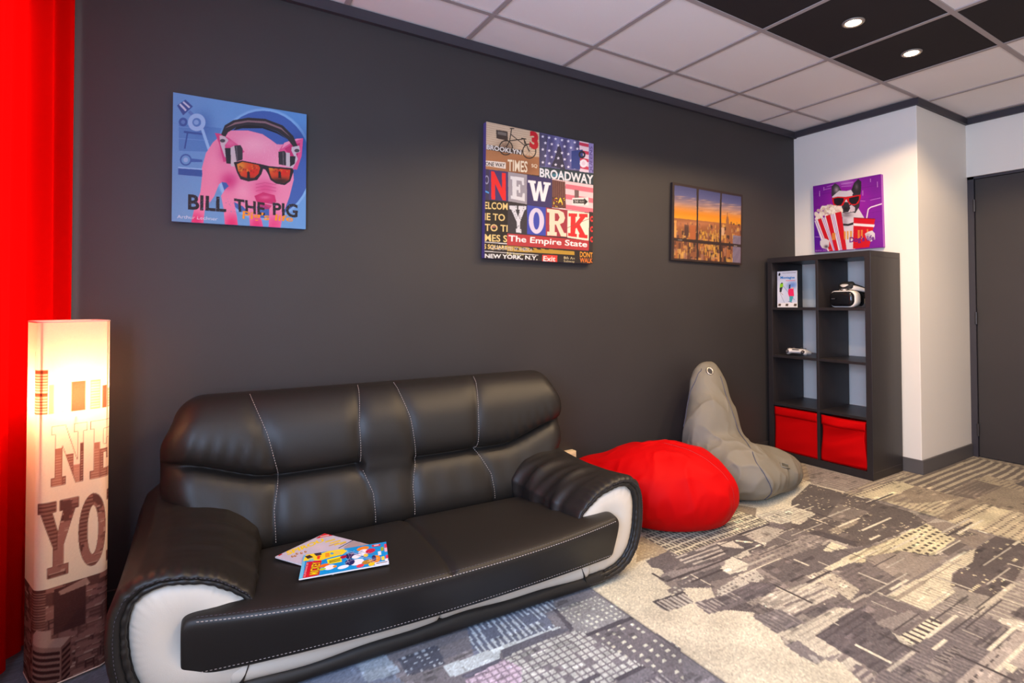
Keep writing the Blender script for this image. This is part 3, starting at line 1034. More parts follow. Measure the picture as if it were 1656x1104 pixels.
# ------------------------------------------------------------------ materials of the room
M_WALLD = mat('charcoal_paint', rgb(50, 46, 46), rough=.55, spec=.35, bump=.15, scale=350, vary=.05)
M_WHITE = mat('white_paint', rgb(222, 215, 206), rough=.7, spec=.3, bump=.12, scale=260)
M_TRIM = mat('dark_grey_trim', rgb(54, 50, 56), rough=.5, spec=.4)
M_BASE = mat('grey_skirting', rgb(84, 80, 80), rough=.5, spec=.4)
M_TILE = mat('mineral_fibre_tile', rgb(232, 224, 222), rough=.95, spec=.1, bump=.5, scale=420, detail=6, bdist=.003)
M_TBAR = mat('ceiling_bar_paint', rgb(160, 148, 146), rough=.6, spec=.3)
M_BTILE = mat('black_ceiling_panel', rgb(44, 38, 38), rough=.85, spec=.2, bump=.4, scale=500)
M_DOOR = mat('grey_door_paint', rgb(54, 49, 48), rough=.5, spec=.35, vary=.04)
M_STEEL = mat('brushed_steel', rgb(180, 176, 172), rough=.35, metal=1.0)
M_DARKMETAL = mat('dark_metal', rgb(64, 60, 60), rough=.45, metal=.6)
M_CARPET = mat('printed_carpet', rough=.95, spec=.1, attr=True, vary=.22, vscale=520, bump=.8, scale=700, bdist=.004, sheen=.1)
M_PRINT = mat('printed_canvas', rough=.55, spec=.3, attr=True, bump=.15, scale=900)
M_GLOSSPRINT = mat('glossy_print', rough=.22, spec=.5, attr=True)

# ------------------------------------------------------------------ carpet print, in floor metres
CARPET = [
([(-3.778,-0.773),(-3.775,-0.757),(-3.599,-0.76),(-3.548,-0.765),(-3.507,-0.953)],(128,130,146),None,None),
([(-3.605,-0.784),(-3.515,-0.787),(-3.496,-0.897),(-3.597,-0.893)],(160,162,172),None,None),
([(-3.227,-0.789),(-2.876,-0.811),(-2.906,-0.88),(-2.952,-0.869),(-2.97,-0.974),(-3.279,-0.964)],(108,108,124),'barsY',(182,182,190)),
([(-3.485,-0.829),(-3.354,-0.835),(-3.369,-0.942),(-3.488,-0.929)],(88,86,98),'dots',(170,168,176)),
([(-2.906,-0.88),(-2.718,-0.885),(-2.712,-1.066),(-2.908,-1.066),(-2.922,-1.023)],(142,134,136),'dots',(196,188,180)),
([(-2.952,-0.869),(-2.906,-0.88),(-2.917,-1.009),(-2.959,-0.973)],(128,120,126),None,None),
([(-3.381,-0.945),(-2.957,-0.97),(-2.956,-0.983),(-3.188,-0.973),(-3.214,-1.014),(-3.376,-1.008)],(186,184,188),None,None),
([(-3.188,-0.973),(-2.963,-0.979),(-2.932,-1.008),(-3.044,-1.011),(-3.202,-1.015)],(104,98,108),None,None),
([(-3.352,-1.017),(-3.211,-1.009),(-3.213,-1.043),(-3.339,-1.04)],(100,94,106),None,None),
([(-3.202,-1.015),(-3.044,-1.011),(-2.922,-1.023),(-2.897,-1.073),(-2.888,-1.158),(-2.863,-1.248),(-2.85,-1.306),(-3.032,-1.306),(-3.252,-1.16)],(128,118,122),'cells',(188,180,176)),
([(-3.352,-1.093),(-3.352,-1.043),(-3.201,-1.023),(-3.177,-1.088),(-3.229,-1.175)],(150,130,142),'cells',(200,176,188)),
([(-2.712,-1.066),(-2.688,-1.291),(-2.827,-1.443),(-2.848,-1.314),(-2.863,-1.248),(-2.888,-1.158),(-2.897,-1.073)],(118,108,112),'dotsY',(196,186,174)),
([(-2.907,-1.058),(-2.704,-1.063),(-2.699,-1.084),(-2.907,-1.078)],(84,76,82),None,None),
([(-2.913,-0.866),(-2.9,-0.879),(-2.917,-1.009),(-2.94,-1.019)],(92,84,92),None,None),
([(-2.972,-1.284),(-2.855,-1.289),(-2.85,-1.306),(-2.964,-1.302)],(86,78,84),None,None),
([(-2.843,-1.33),(-2.817,-1.413),(-2.84,-1.434),(-2.944,-1.365)],(104,94,100),'barsY',(150,140,140)),
([(-3.072,-1.242),(-2.995,-1.236),(-2.989,-1.253),(-3.061,-1.263)],(96,88,94),None,None),
([(-2.227,-0.573),(-2.191,-0.581),(-2.205,-0.776),(-2.4,-0.763)],(168,146,124),'dots',(190,168,140)),
([(-2.36,-0.778),(-2.206,-0.762),(-2.22,-0.871),(-2.329,-0.897),(-2.379,-0.839)],(112,98,96),None,None),
([(-1.515,-0.593),(-1.462,-0.567),(-1.417,-0.659),(-1.519,-0.726),(-1.582,-0.646)],(140,122,108),None,None),
([(-2.195,-0.578),(-2.136,-0.555),(-1.542,-0.614),(-1.519,-0.726),(-1.527,-0.82),(-2.201,-0.819)],(106,94,86),'cellsbig',(204,188,166)),
([(-2.222,-0.792),(-2.205,-0.823),(-1.96,-0.827),(-2.011,-0.933),(-2.195,-0.938),(-2.236,-0.886)],(112,100,98),'barsX',(180,164,154)),
([(-1.96,-0.827),(-1.779,-0.826),(-1.787,-0.971),(-1.916,-0.969),(-2.004,-0.964),(-2.011,-0.933)],(106,94,92),None,None),
([(-1.96,-0.827),(-1.874,-0.855),(-1.892,-0.944),(-1.955,-0.881)],(196,180,166),None,None),
([(-1.869,-0.858),(-1.892,-0.901),(-1.93,-0.918),(-1.921,-0.86)],(196,180,166),None,None),
([(-1.877,-0.89),(-1.782,-0.855),(-1.804,-0.916)],(96,84,82),None,None),
([(-1.855,-0.86),(-1.8,-0.919),(-1.815,-0.924),(-1.866,-0.868)],(208,190,168),None,None),
([(-1.78,-0.841),(-1.592,-0.82),(-1.55,-0.931),(-1.758,-0.962)],(178,162,150),'dotsd',(150,134,124)),
([(-2.004,-0.964),(-1.794,-0.952),(-1.796,-0.966),(-1.931,-0.986),(-1.993,-0.998)],(196,180,166),None,None),
([(-1.902,-0.965),(-1.801,-0.963),(-1.793,-0.975),(-1.913,-0.979)],(96,84,82),None,None),
([(-1.798,-0.821),(-1.545,-0.825),(-1.552,-0.837),(-1.789,-0.835)],(76,66,66),None,None),
([(-1.505,-0.716),(-1.217,-0.753),(-1.187,-0.892),(-1.494,-0.868),(-1.521,-0.815)],(166,150,138),'cells',(200,186,170)),
([(-1.494,-0.868),(-1.187,-0.892),(-1.153,-0.972),(-1.447,-1.08),(-1.526,-1.012),(-1.55,-0.931)],(118,103,98),'sparse',(176,160,146)),
([(-1.758,-0.962),(-1.55,-0.931),(-1.526,-1.012),(-1.833,-0.998)],(120,106,102),None,None),
([(-2.417,-0.919),(-2.355,-0.903),(-2.195,-0.938),(-2.004,-0.964),(-2.106,-0.998),(-2.377,-0.968),(-2.421,-0.955)],(146,130,126),None,None),
([(-2.417,-0.919),(-2.373,-0.92),(-2.37,-0.961),(-2.421,-0.955)],(110,98,96),None,None),
([(-2.386,-0.983),(-2.122,-0.987),(-2.143,-1.033),(-2.059,-1.066),(-2.131,-1.087),(-2.298,-1.053),(-2.407,-1.033)],(112,99,97),None,None),
([(-2.386,-0.983),(-2.264,-0.999),(-2.322,-1.027),(-2.384,-1.012)],(120,106,104),'dots',(170,155,146)),
([(-2.461,-1.007),(-2.41,-1.0),(-2.392,-1.043),(-2.442,-1.055),(-2.471,-1.035)],(128,114,110),'dots',(190,176,164)),
([(-2.147,-1.007),(-2.094,-0.994),(-2.072,-0.97),(-2.004,-0.964),(-2.009,-1.05),(-2.059,-1.077),(-2.151,-1.063)],(200,185,170),None,None),
([(-1.989,-1.0),(-1.535,-1.006),(-1.474,-1.038),(-1.48,-1.074),(-1.574,-1.129),(-2.011,-1.098)],(152,135,127),'dashX',(124,110,106)),
([(-2.011,-1.098),(-1.574,-1.129),(-1.801,-1.262),(-2.026,-1.224)],(108,95,93),None,None),
([(-2.036,-1.105),(-1.978,-1.096),(-1.962,-1.223),(-2.03,-1.222)],(152,135,128),None,None),
([(-1.95,-1.114),(-1.794,-1.125),(-1.8,-1.14),(-1.956,-1.14)],(176,160,148),None,None),
([(-1.864,-1.159),(-1.805,-1.174),(-1.824,-1.186),(-1.875,-1.177)],(196,180,166),None,None),
([(-2.29,-1.113),(-2.128,-1.093),(-2.022,-1.087),(-2.062,-1.167),(-2.265,-1.157),(-2.335,-1.15)],(190,174,162),'dotsd',(134,120,114)),
([(-2.443,-1.128),(-2.335,-1.15),(-2.265,-1.157),(-2.128,-1.151),(-2.049,-1.233),(-2.154,-1.245),(-2.271,-1.237),(-2.382,-1.23),(-2.459,-1.213)],(118,104,103),'barsY',(168,152,144)),
([(-2.265,-1.157),(-2.128,-1.151),(-2.049,-1.233),(-2.154,-1.245),(-2.257,-1.234)],(116,102,102),'linesX',(104,92,92)),
([(-2.565,-1.034),(-2.413,-1.057),(-2.442,-1.129),(-2.565,-1.119),(-2.578,-1.086)],(180,164,154),'barsY',(110,97,94)),
([(-2.574,-1.034),(-2.414,-1.05),(-2.417,-1.061),(-2.568,-1.044)],(84,74,74),None,None),
([(-2.57,-1.031),(-2.561,-1.037),(-2.557,-1.118),(-2.572,-1.103)],(88,78,78),None,None),
([(-2.242,-1.263),(-2.154,-1.245),(-1.954,-1.282),(-1.896,-1.335),(-1.918,-1.402),(-2.126,-1.389),(-2.217,-1.375),(-2.227,-1.334)],(188,171,158),'linesX',(160,144,134)),
([(-2.181,-1.328),(-1.912,-1.345),(-1.919,-1.355),(-2.181,-1.34)],(130,115,110),None,None),
([(-2.163,-1.388),(-2.003,-1.397),(-2.018,-1.412),(-2.172,-1.405)],(120,105,102),'dots',(210,192,172)),
([(-2.163,-1.411),(-2.004,-1.421),(-2.015,-1.439),(-2.154,-1.44)],(116,102,100),None,None),
([(-2.337,-1.312),(-2.209,-1.334),(-2.212,-1.378),(-2.211,-1.436),(-2.308,-1.435),(-2.357,-1.423)],(118,105,104),'barsY',(140,126,122)),
([(-2.357,-1.423),(-2.18,-1.445),(-2.03,-1.441),(-1.98,-1.487),(-2.255,-1.501),(-2.27,-1.606),(-2.344,-1.584),(-2.35,-1.506)],(192,175,160),'linesX',(170,154,142)),
([(-2.255,-1.501),(-1.985,-1.495),(-1.881,-1.504),(-2.056,-1.613),(-2.267,-1.695),(-2.27,-1.606)],(104,91,91),'linesX',(90,78,78)),
([(-2.391,-1.479),(-2.329,-1.482),(-2.351,-1.588),(-2.395,-1.585),(-2.4,-1.538)],(132,118,116),None,None),
([(-2.37,-1.54),(-2.36,-1.564),(-2.373,-1.591),(-2.395,-1.585)],(170,155,148),None,None),
([(-2.351,-1.588),(-2.282,-1.598),(-2.278,-1.61),(-2.349,-1.607)],(148,132,128),'linesX',(170,154,146)),
([(-2.341,-1.659),(-2.29,-1.659),(-2.289,-1.706),(-2.338,-1.737),(-2.347,-1.715)],(120,105,104),'linesX',(170,152,142)),
([(-1.994,-1.089),(-2.023,-1.222),(-1.785,-1.245),(-1.727,-1.316),(-1.562,-1.346),(-1.349,-1.24),(-1.451,-1.228),(-1.524,-1.198),(-1.498,-1.121),(-1.552,-1.123)],(114,100,97),None,None),
([(-1.853,-1.151),(-1.699,-1.153),(-1.715,-1.177),(-1.821,-1.173)],(92,80,78),None,None),
([(-1.76,-1.309),(-1.49,-1.31),(-1.538,-1.362),(-1.881,-1.504),(-1.975,-1.49),(-1.958,-1.453),(-1.833,-1.432)],(124,108,104),'linesX',(112,98,95)),
([(-1.897,-1.247),(-1.787,-1.26),(-1.783,-1.309),(-1.822,-1.426),(-1.938,-1.453),(-1.897,-1.349)],(186,168,152),'dotsd',(130,114,108)),
([(-1.774,-1.252),(-1.548,-1.245),(-1.381,-1.256),(-1.475,-1.303),(-1.772,-1.277)],(206,189,166),None,None),
([(-1.617,-1.154),(-1.492,-1.125),(-1.491,-1.202),(-1.597,-1.177)],(206,189,166),None,None),
([(-0.788,-0.586),(-0.772,-0.841),(-0.771,-1.158),(-0.851,-1.266),(-1.145,-1.257),(-1.361,-1.245),(-1.457,-1.216),(-1.473,-0.997),(-1.495,-0.92),(-1.152,-0.697)],(104,90,85),'sparse',(190,170,148)),
([(-1.231,-0.749),(-1.212,-0.885),(-1.427,-0.923),(-1.446,-0.888)],(176,158,144),'cells',(200,184,166)),
([(-1.422,-1.011),(-1.396,-1.185),(-1.446,-1.224),(-1.488,-1.007)],(88,76,74),None,None),
([(-1.376,-1.042),(-1.127,-1.036),(-1.14,-1.072),(-1.384,-1.096)],(150,132,118),'dots',(200,180,156)),
([(-0.975,-0.869),(-0.953,-1.035),(-1.201,-1.031),(-1.249,-0.954)],(130,114,106),'sparse',(200,182,158)),
([(-0.872,-1.274),(-0.767,-1.322),(-0.783,-1.519),(-1.015,-1.53),(-0.962,-1.438)],(142,124,114),None,None),
([(-0.917,-1.38),(-0.802,-1.385),(-0.815,-1.478),(-0.926,-1.443)],(112,98,92),'dots',(206,186,158)),
([(-1.581,-1.251),(-1.423,-1.257),(-1.156,-1.269),(-1.304,-1.354),(-1.514,-1.362),(-1.626,-1.287)],(200,181,154),'linesX',(160,142,122)),
([(-1.128,-1.269),(-0.872,-1.274),(-0.962,-1.438),(-1.255,-1.454),(-1.298,-1.392),(-1.337,-1.314)],(206,187,158),'dotsblk',(96,82,72)),
([(-1.513,-1.295),(-1.312,-1.358),(-1.282,-1.449),(-1.189,-1.494),(-1.641,-1.505),(-1.57,-1.324)],(152,134,124),None,None),
([(-1.542,-1.309),(-1.616,-1.494),(-1.659,-1.507),(-1.784,-1.505),(-1.765,-1.422)],(122,107,102),'linesX',(112,98,95)),
([(-1.483,-1.611),(-1.376,-1.581),(-1.163,-1.563),(-1.123,-1.538),(-0.77,-1.529),(-0.744,-1.646),(-1.014,-1.713),(-1.242,-1.744),(-1.458,-1.735),(-1.48,-1.695)],(100,86,83),'sparse',(200,180,154)),
([(-1.183,-1.463),(-0.996,-1.457),(-0.993,-1.498),(-1.198,-1.497)],(112,97,92),None,None),
([(-1.561,-1.64),(-1.495,-1.631),(-1.458,-1.735),(-1.562,-1.741),(-1.604,-1.737),(-1.577,-1.656)],(152,136,127),None,None),
([(-1.785,-1.511),(-1.001,-1.53),(-1.185,-1.582),(-1.366,-1.572),(-1.483,-1.611),(-1.534,-1.645),(-1.776,-1.646),(-1.771,-1.558)],(204,185,164),'barsY',(180,162,144)),
([(-1.778,-1.534),(-1.179,-1.536),(-1.19,-1.545),(-1.786,-1.548)],(158,140,126),None,None),
([(-1.776,-1.646),(-1.564,-1.651),(-1.616,-1.741),(-1.776,-1.726)],(136,121,115),'barsY',(166,149,138)),
([(-1.789,-1.434),(-1.79,-1.513),(-1.788,-1.565),(-1.784,-1.664),(-2.023,-1.666),(-2.011,-1.622),(-1.962,-1.522)],(120,105,102),'sparse',(150,134,126)),
([(-2.001,-1.575),(-1.815,-1.608),(-1.832,-1.654),(-2.003,-1.638)],(146,130,124),None,None),
([(-2.02,-1.551),(-2.007,-1.625),(-2.062,-1.688),(-2.055,-1.712),(-2.274,-1.715),(-2.276,-1.681)],(108,95,94),'linesX',(92,80,80)),
([(-2.023,-1.666),(-1.795,-1.668),(-1.814,-1.722),(-2.043,-1.72)],(206,188,166),'barsYw',(92,78,76)),
([(-2.0,-1.72),(-1.871,-1.726),(-1.882,-1.739),(-1.98,-1.734)],(160,144,134),None,None),
([(-1.637,-1.762),(-1.257,-1.748),(-1.136,-1.756),(-1.553,-1.874)],(148,131,125),'linesY',(174,157,144)),
([(-1.637,-1.762),(-1.595,-1.743),(-1.267,-1.742),(-1.266,-1.756)],(190,172,156),None,None),
([(-1.536,-1.818),(-1.406,-1.833),(-1.553,-1.874)],(106,92,89),'sparse',(190,172,152)),
([(-2.274,-1.715),(-2.055,-1.712),(-1.824,-1.726),(-1.648,-1.766),(-1.669,-1.871),(-1.865,-1.875),(-2.138,-1.869),(-2.34,-1.735)],(116,102,101),'barsY',(134,119,115)),
([(-2.054,-1.777),(-1.924,-1.79),(-1.927,-1.816),(-2.06,-1.816)],(140,125,119),'barsY',(88,76,76)),
([(-1.874,-1.814),(-1.66,-1.835),(-1.665,-1.874),(-1.854,-1.856)],(100,87,86),'linesX',(136,121,115)),
([(-2.187,-1.782),(-2.055,-1.785),(-2.053,-1.838),(-2.178,-1.838)],(150,134,127),'linesY',(112,98,97)),
([(-2.124,-1.879),(-1.857,-1.881),(-1.665,-1.874),(-1.631,-1.896),(-1.866,-1.963),(-1.919,-1.927),(-2.028,-1.942)],(170,151,142),None,None),
([(-2.138,-1.869),(-1.864,-1.867),(-1.782,-1.885),(-1.797,-1.893),(-2.102,-1.894)],(170,151,142),'dotsblk',(96,83,80)),
([(-2.032,-1.94),(-1.909,-1.942),(-1.866,-1.963),(-1.959,-1.989)],(120,105,102),'dots',(180,162,150)),
([(-1.923,-1.924),(-1.889,-1.921),(-1.889,-1.947),(-1.934,-1.942)],(208,190,168),None,None),
([(-0.385,-0.308),(-0.412,-0.774),(-0.745,-0.801),(-0.781,-0.591)],(156,138,128),'linesY',(136,118,112)),
([(-0.766,-0.787),(-0.054,-0.805),(-0.272,-0.966),(-0.784,-0.847)],(136,118,108),'linesX',(176,156,136)),
([(-0.748,-0.885),(-0.272,-0.885),(-0.301,-0.994),(-0.738,-0.975)],(196,176,150),None,None),
([(-0.777,-0.843),(-0.301,-0.848),(-0.264,-0.89),(-0.76,-0.891)],(190,170,146),'dashX',(120,104,94)),
([(-0.481,-0.979),(-0.287,-0.972),(-0.314,-1.206),(-0.625,-1.131)],(148,128,112),None,None),
([(-0.719,-0.988),(-0.601,-1.121),(-0.354,-1.207),(-0.74,-1.273)],(186,166,142),'linesX',(146,127,112)),
([(-0.272,-0.835),(0.766,-0.915),(0.723,-1.217),(0.425,-1.304),(0.151,-1.12),(-0.287,-1.139)],(116,100,92),'linesXb',(176,156,136)),
([(0.144,-1.115),(0.336,-1.141),(0.285,-1.341),(0.157,-1.378),(0.127,-1.266)],(160,140,120),'linesX',(130,112,100)),
([(-0.287,-1.139),(0.157,-1.141),(0.141,-1.276),(-0.26,-1.269)],(116,99,90),'linesX',(136,118,106)),
([(-0.26,-1.269),(0.141,-1.276),(0.126,-1.387),(-0.264,-1.498)],(144,125,109),None,None),
([(0.271,-1.3),(0.404,-1.307),(0.252,-1.351)],(96,84,80),None,None),
([(-0.74,-1.273),(-0.287,-1.279),(-0.3,-1.31),(-0.751,-1.322)],(146,126,110),None,None),
([(-0.751,-1.322),(-0.3,-1.31),(-0.3,-1.401),(-0.773,-1.405)],(190,169,145),'dashX',(130,112,100)),
([(-0.778,-1.401),(-0.319,-1.388),(-0.3,-1.45),(-0.756,-1.447)],(196,176,150),None,None),
([(-0.756,-1.447),(-0.3,-1.45),(-0.287,-1.507),(-0.747,-1.638)],(186,165,142),'dashX',(134,116,104))
]


def carpet_colors(xs, ys):
    nx, ny = len(xs), len(ys)
    P = Print(nx, ny, (200, 182, 164), box=(xs[0], ys[0], xs[-1], ys[-1]), ss=1)
    X, Y = np.meshgrid(xs, ys)
    A = P.a
    A[X < -2.703] = (124, 115, 120)
    A[X > -.745] = (160, 140, 122)
    # stripes repeat on the tiles the furniture hides
    far = (X > -.745) & ((np.mod(Y, .05) < .022))
    A[far] = (140, 121, 108)
    back = (X > -2.6) & (X < -.745) & (Y > -.55)
    A[back & (np.mod(X, .03) < .014)] = (140, 122, 110)
    r = np.random.default_rng(3)
    wob = lambda s: s * np.sin(X * 9 + 3 * np.sin(Y * 7)) + s * np.sin(Y * 11 + 2 * np.sin(X * 5))
    Xw, Yw = X + wob(.004), Y + wob(.004)
    cell = lambda s, p: r.random((400, 700))[(np.floor(-Yw / s).astype(int)) % 400, (np.floor(Xw / s).astype(int)) % 700] < p
    m = np.mod
    PAT = {
        'dots': lambda: (m(Xw, .022) < .009) & (m(Yw, .024) < .010) & cell(.022, .75),
        'dotsd': lambda: (m(Xw, .024) < .010) & (m(Yw, .026) < .012) & cell(.024, .6),
        'dotsblk': lambda: (m(Xw, .042) < .022) & (m(Yw, .036) < .016),
        'cells': lambda: (m(Xw, .025) > .0065) & (m(Yw, .025) > .0065) & cell(.025, .95),
        'cellsbig': lambda: (m(Xw, .022) < .0075) | (m(Yw, .044) < .012),
        'barsY': lambda: (m(Xw, .022) < .009) & cell(.05, .8),
        'barsYw': lambda: m(Xw, .030) < .013,
        'barsX': lambda: (m(Yw, .03) < .014) & cell(.06, .85),
        'linesX': lambda: (m(Yw, .026) < .010) & cell(.07, .85),
        'linesXb': lambda: (m(Yw, .05) < .022) & cell(.3, .95),
        'linesY': lambda: (m(Xw, .035) < .014) & cell(.06, .85),
        'dashX': lambda: (m(Yw, .036) < .013) & (m(Xw, .034) < .022),
        'dotsY': lambda: (m(Yw, .028) < .012) & (m(Xw, .045) < .014) & cell(.028, .8),
        'sparse': lambda: (m(Xw, .018) < .011) & (m(Yw, .020) < .009) & cell(.02, .16) & (np.sin(X * 23) + np.sin(Y * 19 + X * 7) > -.6),
    }
    # city blocks that fill the middle tile
    zone = [(-2.358, -0.773), (-2.364, -0.897), (-2.423, -0.921), (-2.435, -1.002), (-2.302, -1.092), (-2.396, -1.216), (-2.309, -1.299), (-2.33, -1.309), (-2.349, -1.423), (-2.39, -1.478), (-2.394, -1.589), (-2.315, -1.594), (-2.336, -1.659), (-2.376, -1.732), (-1.77, -2.136), (-0.681, -1.924), (-0.728, -0.84), (-1.437, -0.736), (-2.109, -0.744)]
    k = P.mask([zone])
    sy, sx, ins, _, _ = k
    A[sy, sx][ins] = (138, 122, 116)
    zm = np.zeros(X.shape, bool)
    zm[sy, sx] = ins
    P_zone = lambda a, b: zm[int(np.argmin(np.abs(ys - b))), int(np.argmin(np.abs(xs - a)))]
    tones = [(104, 91, 89), (120, 106, 102), (150, 134, 126), (188, 171, 157), (132, 117, 112), (112, 98, 96), (170, 153, 142)]
    keys = ['dots', 'linesX', 'barsY', 'cells', 'dashX', 'dotsd', None, None, 'linesY']
    q = random.Random(11)
    for _ in range(240):
        x, y = q.uniform(-2.6, -.75), q.uniform(-2.1, -.5)
        w, h = q.uniform(.04, .22), q.uniform(.03, .11)
        c = q.choice(tones)
        mk = zm & (X > x) & (X < x + w + .02 * np.floor((Y - y) / .03 % 2)) & (Y > y) & (Y < y + h)
        A[mk] = c
        kk = q.choice(keys)
        if kk:
            f = q.choice([.84, 1.2])
            A[mk & PAT[kk]()] = np.clip(np.array(c) * f, 0, 215)
    for pts, c, pa, pc in CARPET:
        k = P.mask([pts])
        if k is None:
            continue
        sy, sx, ins, _, _ = k
        A[sy, sx][ins] = c
        if pa:
            pm = PAT[pa]()[sy, sx] & ins
            A[sy, sx][pm] = pc
    # small windows, ledges and scratches of the printed photograph
    for _ in range(900):
        x, y = q.uniform(-4.0, -.1), q.uniform(-2.1, -.5)
        if -2.703 < x < -.745 and not P_zone(x, y):
            continue
        w, h = q.uniform(.01, .07), q.uniform(.006, .03)
        sl = (X > x) & (X < x + w) & (Y > y) & (Y < y + h)
        f = q.choice([.80, .86, 1.10, 1.18])
        A[sl] = np.clip(A[sl] * f, 0, 222)
    for _ in range(130):
        x, y = q.uniform(-2.6, -.8), q.uniform(-2.1, -.55)
        if not P_zone(x, y):
            continue
        L_ = q.uniform(.08, .35)
        sl = (X > x) & (X < x + L_) & (np.abs(Y - y) < .0045) if q.random() < .7 else (Y > y) & (Y < y + L_ * .5) & (np.abs(X - x) < .0045)
        A[sl] = q.choice([(206, 188, 170), (84, 72, 70), (176, 160, 148)])
    # tile joints, tufts, soft large blotches
    for x in (-2.703, -.745):
        A[np.abs(X - x) < .004] *= .86
    A[(X > -2.703) & (X < -.745) & (np.abs(Y + 1.2 + .0) < .004) & (X < -2.05)] *= 1.05
    blot = np.zeros(X.shape)
    for _ in range(24):
        blot += np.sin(X * r.uniform(3, 30) + r.uniform(0, 6)) * np.sin(Y * r.uniform(3, 30) + r.uniform(0, 6))
    A *= (1 + .018 * blot / 2)[..., None]
    A *= (1 + r.normal(0, .05, X.shape))[..., None]
    A *= np.array([.97, 1.035, 1.045])
    return lin(np.clip(A, 0, 255))


_xi, _yi = np.arange(-4.5, .95, .006), -np.arange(0.0, 2.2, .006)
_cc = carpet_colors(_xi, _yi)
_xs = np.concatenate([[-4.7], _xi, [1.0]])
_ys = np.concatenate([[.05], _yi, [-2.4, -3.2, -4.6]])
_cc = np.pad(_cc, ((1, 3), (1, 1), (0, 0)), mode='edge')
_X, _Y = np.meshgrid(_xs, _ys)
floor = grid_mesh('floor', np.stack([_X, _Y, np.zeros_like(_X)], -1), _cc ** 1.2 * 1.28, M_CARPET)
struct(floor)

# ------------------------------------------------------------------ shell
XL, YF = -4.62, -4.5
CY, CX = -.8918, .7828
struct(box('wall_back', XL - .1, 0, 0, .1, 0, CEIL + .1, M_WALLD))
struct(box('wall_column', 0, CX + .1, CY, .1, 0, CEIL + .1, M_WHITE, bevel=.004))
wr = struct(boxes('wall_right', [(CX, CX + .12, -3.0, CY, 2.067, CEIL + .1), (CX, CX + .12, YF, -1.86, 0, 2.067)], M_WHITE))
wl = struct(boxes('wall_left', [(XL - .1, XL, YF, 0, 0, .85), (XL - .1, XL, YF, 0, 2.3, CEIL + .1), (XL - .1, XL, -.08, 0, .85, 2.3),
                                (XL - .1, XL, -1.75, -.56, .85, 2.3), (XL - .1, XL, YF, -3.35, .85, 2.3)], M_WHITE))
struct(boxes('wall_front', [(XL - .1, CX + .12, YF - .1, YF, 0, .7), (XL - .1, CX + .12, YF - .1, YF, 2.2, CEIL + .1),
                            (XL - .1, -4.0, YF - .1, YF, .7, 2.2), (-1.2, CX + .12, YF - .1, YF, .7, 2.2)], M_WHITE))
M_WFRAME = mat('window_frame_white', rgb(225, 225, 225), rough=.4)
for n, (y0, y1) in ((1, (-.56, -.08)), (2, (-3.35, -1.75))):
    struct(boxes('window_%d' % n, [(XL - .07, XL - .03, y0, y1, .85, .9), (XL - .07, XL - .03, y0, y1, 2.25, 2.3),
                                   (XL - .07, XL - .03, y0, y0 + .05, .9, 2.25), (XL - .07, XL - .03, y1 - .05, y1, .9, 2.25),
                                   (XL - .065, XL - .035, (y0 + y1) / 2 - .025, (y0 + y1) / 2 + .025, .9, 2.25)], M_WFRAME))
# ceiling: tiles, bars, black panels
ceil = struct(box('ceiling', XL - .1, CX + .12, YF - .1, .1, CEIL + .006, CEIL + .05, M_TILE))
bars = []
for i in range(-3, 8):
    x = GX - .6 * i
    if XL < x < CX:
        bars.append((x - .012, x + .012, YF, 0, CEIL, CEIL + .008))
for j in range(0, 8):
    y = -(GY + .6 * j)
    if y > YF:
        bars.append((XL, CX, y - .012, y + .012, CEIL - .0006, CEIL + .008))
boxes('ceiling_grid', bars, M_TBAR, ceil)
for (i, j) in ((0, 1), (1, 1), (2, 1), (3, 1), (0, 2), (3, 2), (3, 3), (2, 3)):
    x1, y1 = GX - .6 * i - .012, -(GY + .6 * j) - .012
    box('black_panel', x1 - .576, x1, y1 - .576, y1, CEIL + .003, CEIL + .007, M_BTILE, ceil)
# dark band under the ceiling
TH = .046
struct(boxes('trim_1', [(XL, 0, -.02, 0, CEIL - TH, CEIL), (XL, 0, -.026, 0, CEIL - TH - .006, CEIL - TH)], M_TRIM))
struct(box('trim_2', -.02, 0, CY - .02, -.02, CEIL - TH, CEIL, M_TRIM))
struct(box('trim_3', 0, CX, CY - .02, CY, CEIL - TH, CEIL, M_TRIM))
struct(box('trim_4', CX - .02, CX, -3.0, CY - .02, CEIL - TH, CEIL, M_TRIM))
# skirting
struct(box('baseboard_back', XL, -.012, -.012, 0, 0, .094, M_WALLD, bevel=.002))
struct(box('baseboard_right', -.012, 0, CY - .012, 0, 0, .094, M_BASE, bevel=.002))
struct(box('baseboard_column', 0, CX, CY - .012, CY, 0, .094, M_BASE, bevel=.002))
# door in the alcove
door = box('door_1', CX + .02, CX + .06, -1.84, -.937, .006, 2.045, M_DOOR, bevel=.002)
struct(door)
fr = boxes('door_frame', [(CX + .012, CX + .075, -.932, CY, 0, 2.067), (CX + .012, CX + .075, -1.86, -1.845, 0, 2.067), (CX + .012, CX + .075, -1.86, CY, 2.048, 2.067)], M_TRIM, door)
for z in (.2, 1.02, 1.85):
    V, F = tube_vf([(CX + .008, -.935, z - .045), (CX + .008, -.935, z + .045)], .008, 10)
    mesh_obj('hinge', V, F, M_DARKMETAL, door, smooth=False)
box('door_stop_gap', CX + .03, CX + .05, -.9375, -.9315, .01, 2.04, mat('gap_black', rgb(20, 18, 18), rough=.8), door)

